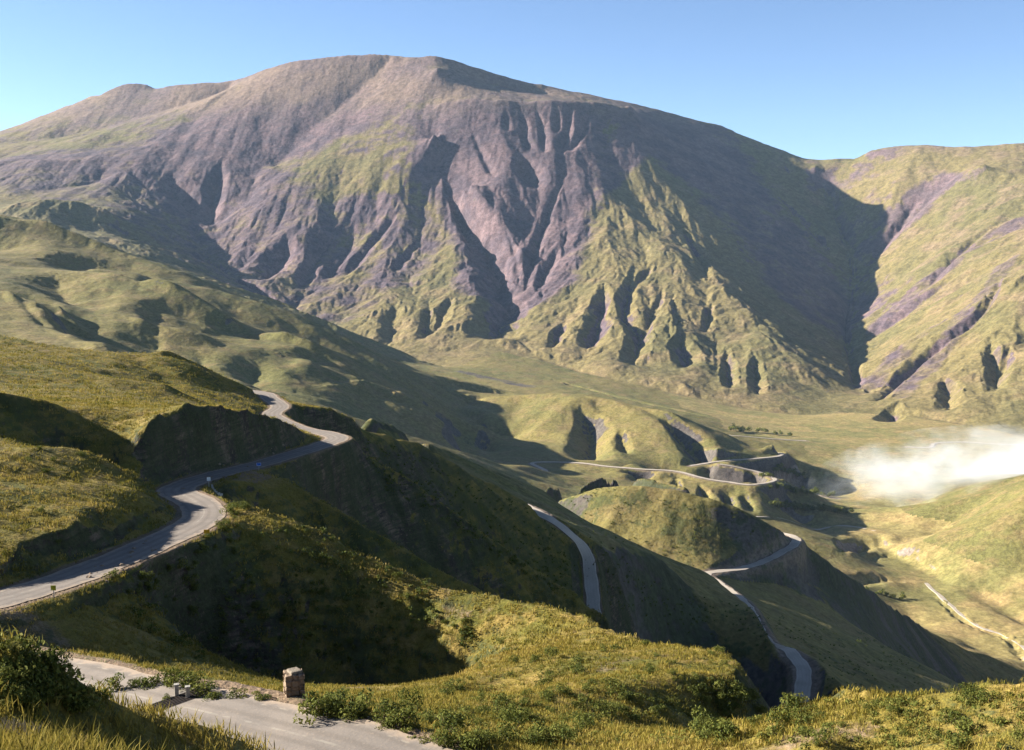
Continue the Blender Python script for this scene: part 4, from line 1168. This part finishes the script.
# ------------------------------------------------------------------ stream and fog on the valley floor
def floor_ribbon(name, pix, w, mat, label, d0=1300, d1=2600):
    q = [find(px, py, d0, d1, 700) for px, py in pix]
    q = spline([tuple(p) for p in q if p is not None], 8)
    z, _ = land(q[:, 0].astype(np.float32), q[:, 1].astype(np.float32))
    q[:, 2] = np.convolve(np.pad(z, 4, mode='edge'), np.ones(9) / 9, 'valid')
    v, f = ribbon(q, w, 0.9, 0.5)
    me = mesh_np(name, v, f, 4, mat)
    at = me.attributes.new('across', 'FLOAT', 'POINT'); at.data.foreach_set('value', np.tile(ACROSS, len(q)).astype(np.float32))
    tag(link(name, me), label, name, None, 'structure')
floor_ribbon('stream', [(925, 583), (938, 594), (950, 606), (965, 618), (985, 630), (1005, 636), (1030, 652)], 4, M_DIRT, 'pale gravel stream bed winding over the valley floor')
floor_ribbon('path', [(690, 516), (740, 518), (790, 521), (840, 526), (875, 531)], 3.5, M_DIRT, 'thin track along the foot of the terrace cliff', 2000, 2900)
fm = bpy.data.materials.new('fog'); fm.use_nodes = True; ft = fm.node_tree; ft.nodes.clear()
fo = ft.nodes.new('ShaderNodeOutputMaterial'); fv = ft.nodes.new('ShaderNodeVolumePrincipled')
fv.inputs['Color'].default_value = (0.84, 0.88, 0.94, 1); fv.inputs['Anisotropy'].default_value = 0.1
ftc = ft.nodes.new('ShaderNodeTexCoord')
fn_ = ft.nodes.new('ShaderNodeTexNoise'); fn_.inputs['Scale'].default_value = 2.8; fn_.inputs['Detail'].default_value = 6; fn_.inputs['Roughness'].default_value = 0.62
fmap = ft.nodes.new('ShaderNodeMapping'); fmap.inputs['Scale'].default_value = (1.3, 1.0, 0.5)
ft.links.new(ftc.outputs['Object'], fmap.inputs[0]); ft.links.new(fmap.outputs[0], fn_.inputs['Vector'])
fl = ft.nodes.new('ShaderNodeVectorMath'); fl.operation = 'LENGTH'; ft.links.new(ftc.outputs['Object'], fl.inputs[0])
fsub = ft.nodes.new('ShaderNodeMath'); fsub.operation = 'MULTIPLY_ADD'; ft.links.new(fl.outputs['Value'], fsub.inputs[0]); fsub.inputs[1].default_value = -0.62
fmu = ft.nodes.new('ShaderNodeMath'); fmu.operation = 'MULTIPLY_ADD'; ft.links.new(fn_.outputs[0], fmu.inputs[0]); fmu.inputs[1].default_value = 2.0; fmu.inputs[2].default_value = -0.5
ft.links.new(fmu.outputs[0], fsub.inputs[2])
fr_ = ft.nodes.new('ShaderNodeMapRange'); fr_.interpolation_type = 'SMOOTHSTEP'
for k_, v_ in zip((1, 2, 3, 4), (-0.07, 0.30, 0.0, 0.0038)): fr_.inputs[k_].default_value = v_
ft.links.new(fsub.outputs[0], fr_.inputs[0]); ft.links.new(fr_.outputs[0], fv.inputs['Density']); ft.links.new(fv.outputs[0], fo.inputs['Volume'])
bm = bmesh.new(); bmesh.ops.create_icosphere(bm, subdivisions=3, radius=1.0)
fog = bm_obj('fog', bm, fm)
fog.location = (1300, 2640, -590); fog.scale = (580, 330, 172)
tag(fog, 'bank of white morning fog lying on the valley floor', 'fog', None, 'stuff')
sc.cycles.volume_bounces = 4

# ------------------------------------------------------------------ air
def box_mesh(name, lo, hi):
    v = [(x, y, z) for x in (lo[0], hi[0]) for y in (lo[1], hi[1]) for z in (lo[2], hi[2])]
    f = [(0, 1, 3, 2), (4, 6, 7, 5), (0, 4, 5, 1), (2, 3, 7, 6), (0, 2, 6, 4), (1, 5, 7, 3)]
    me = bpy.data.meshes.new(name); me.from_pydata(v, [], f); me.update()
    return me
hm = bpy.data.materials.new('haze_air'); hm.use_nodes = True
hm.node_tree.nodes.clear()
ho = hm.node_tree.nodes.new('ShaderNodeOutputMaterial'); hv = hm.node_tree.nodes.new('ShaderNodeVolumePrincipled')
hv.inputs['Color'].default_value = (0.50, 0.72, 1.0, 1)
hv.inputs['Density'].default_value = 0.8e-5
hv.inputs['Anisotropy'].default_value = 0.0
hm.node_tree.links.new(hv.outputs[0], ho.inputs['Volume'])
bm_ = box_mesh('haze', (TX.min() - 5, -40, TZ.min() - 1), (TX.max() + 5, TY.max() + 5, TZ.max() + 20))
bm_.materials.append(hm)
tag(link('haze', bm_), 'thin blue air haze over the valley', 'haze', None, 'stuff')
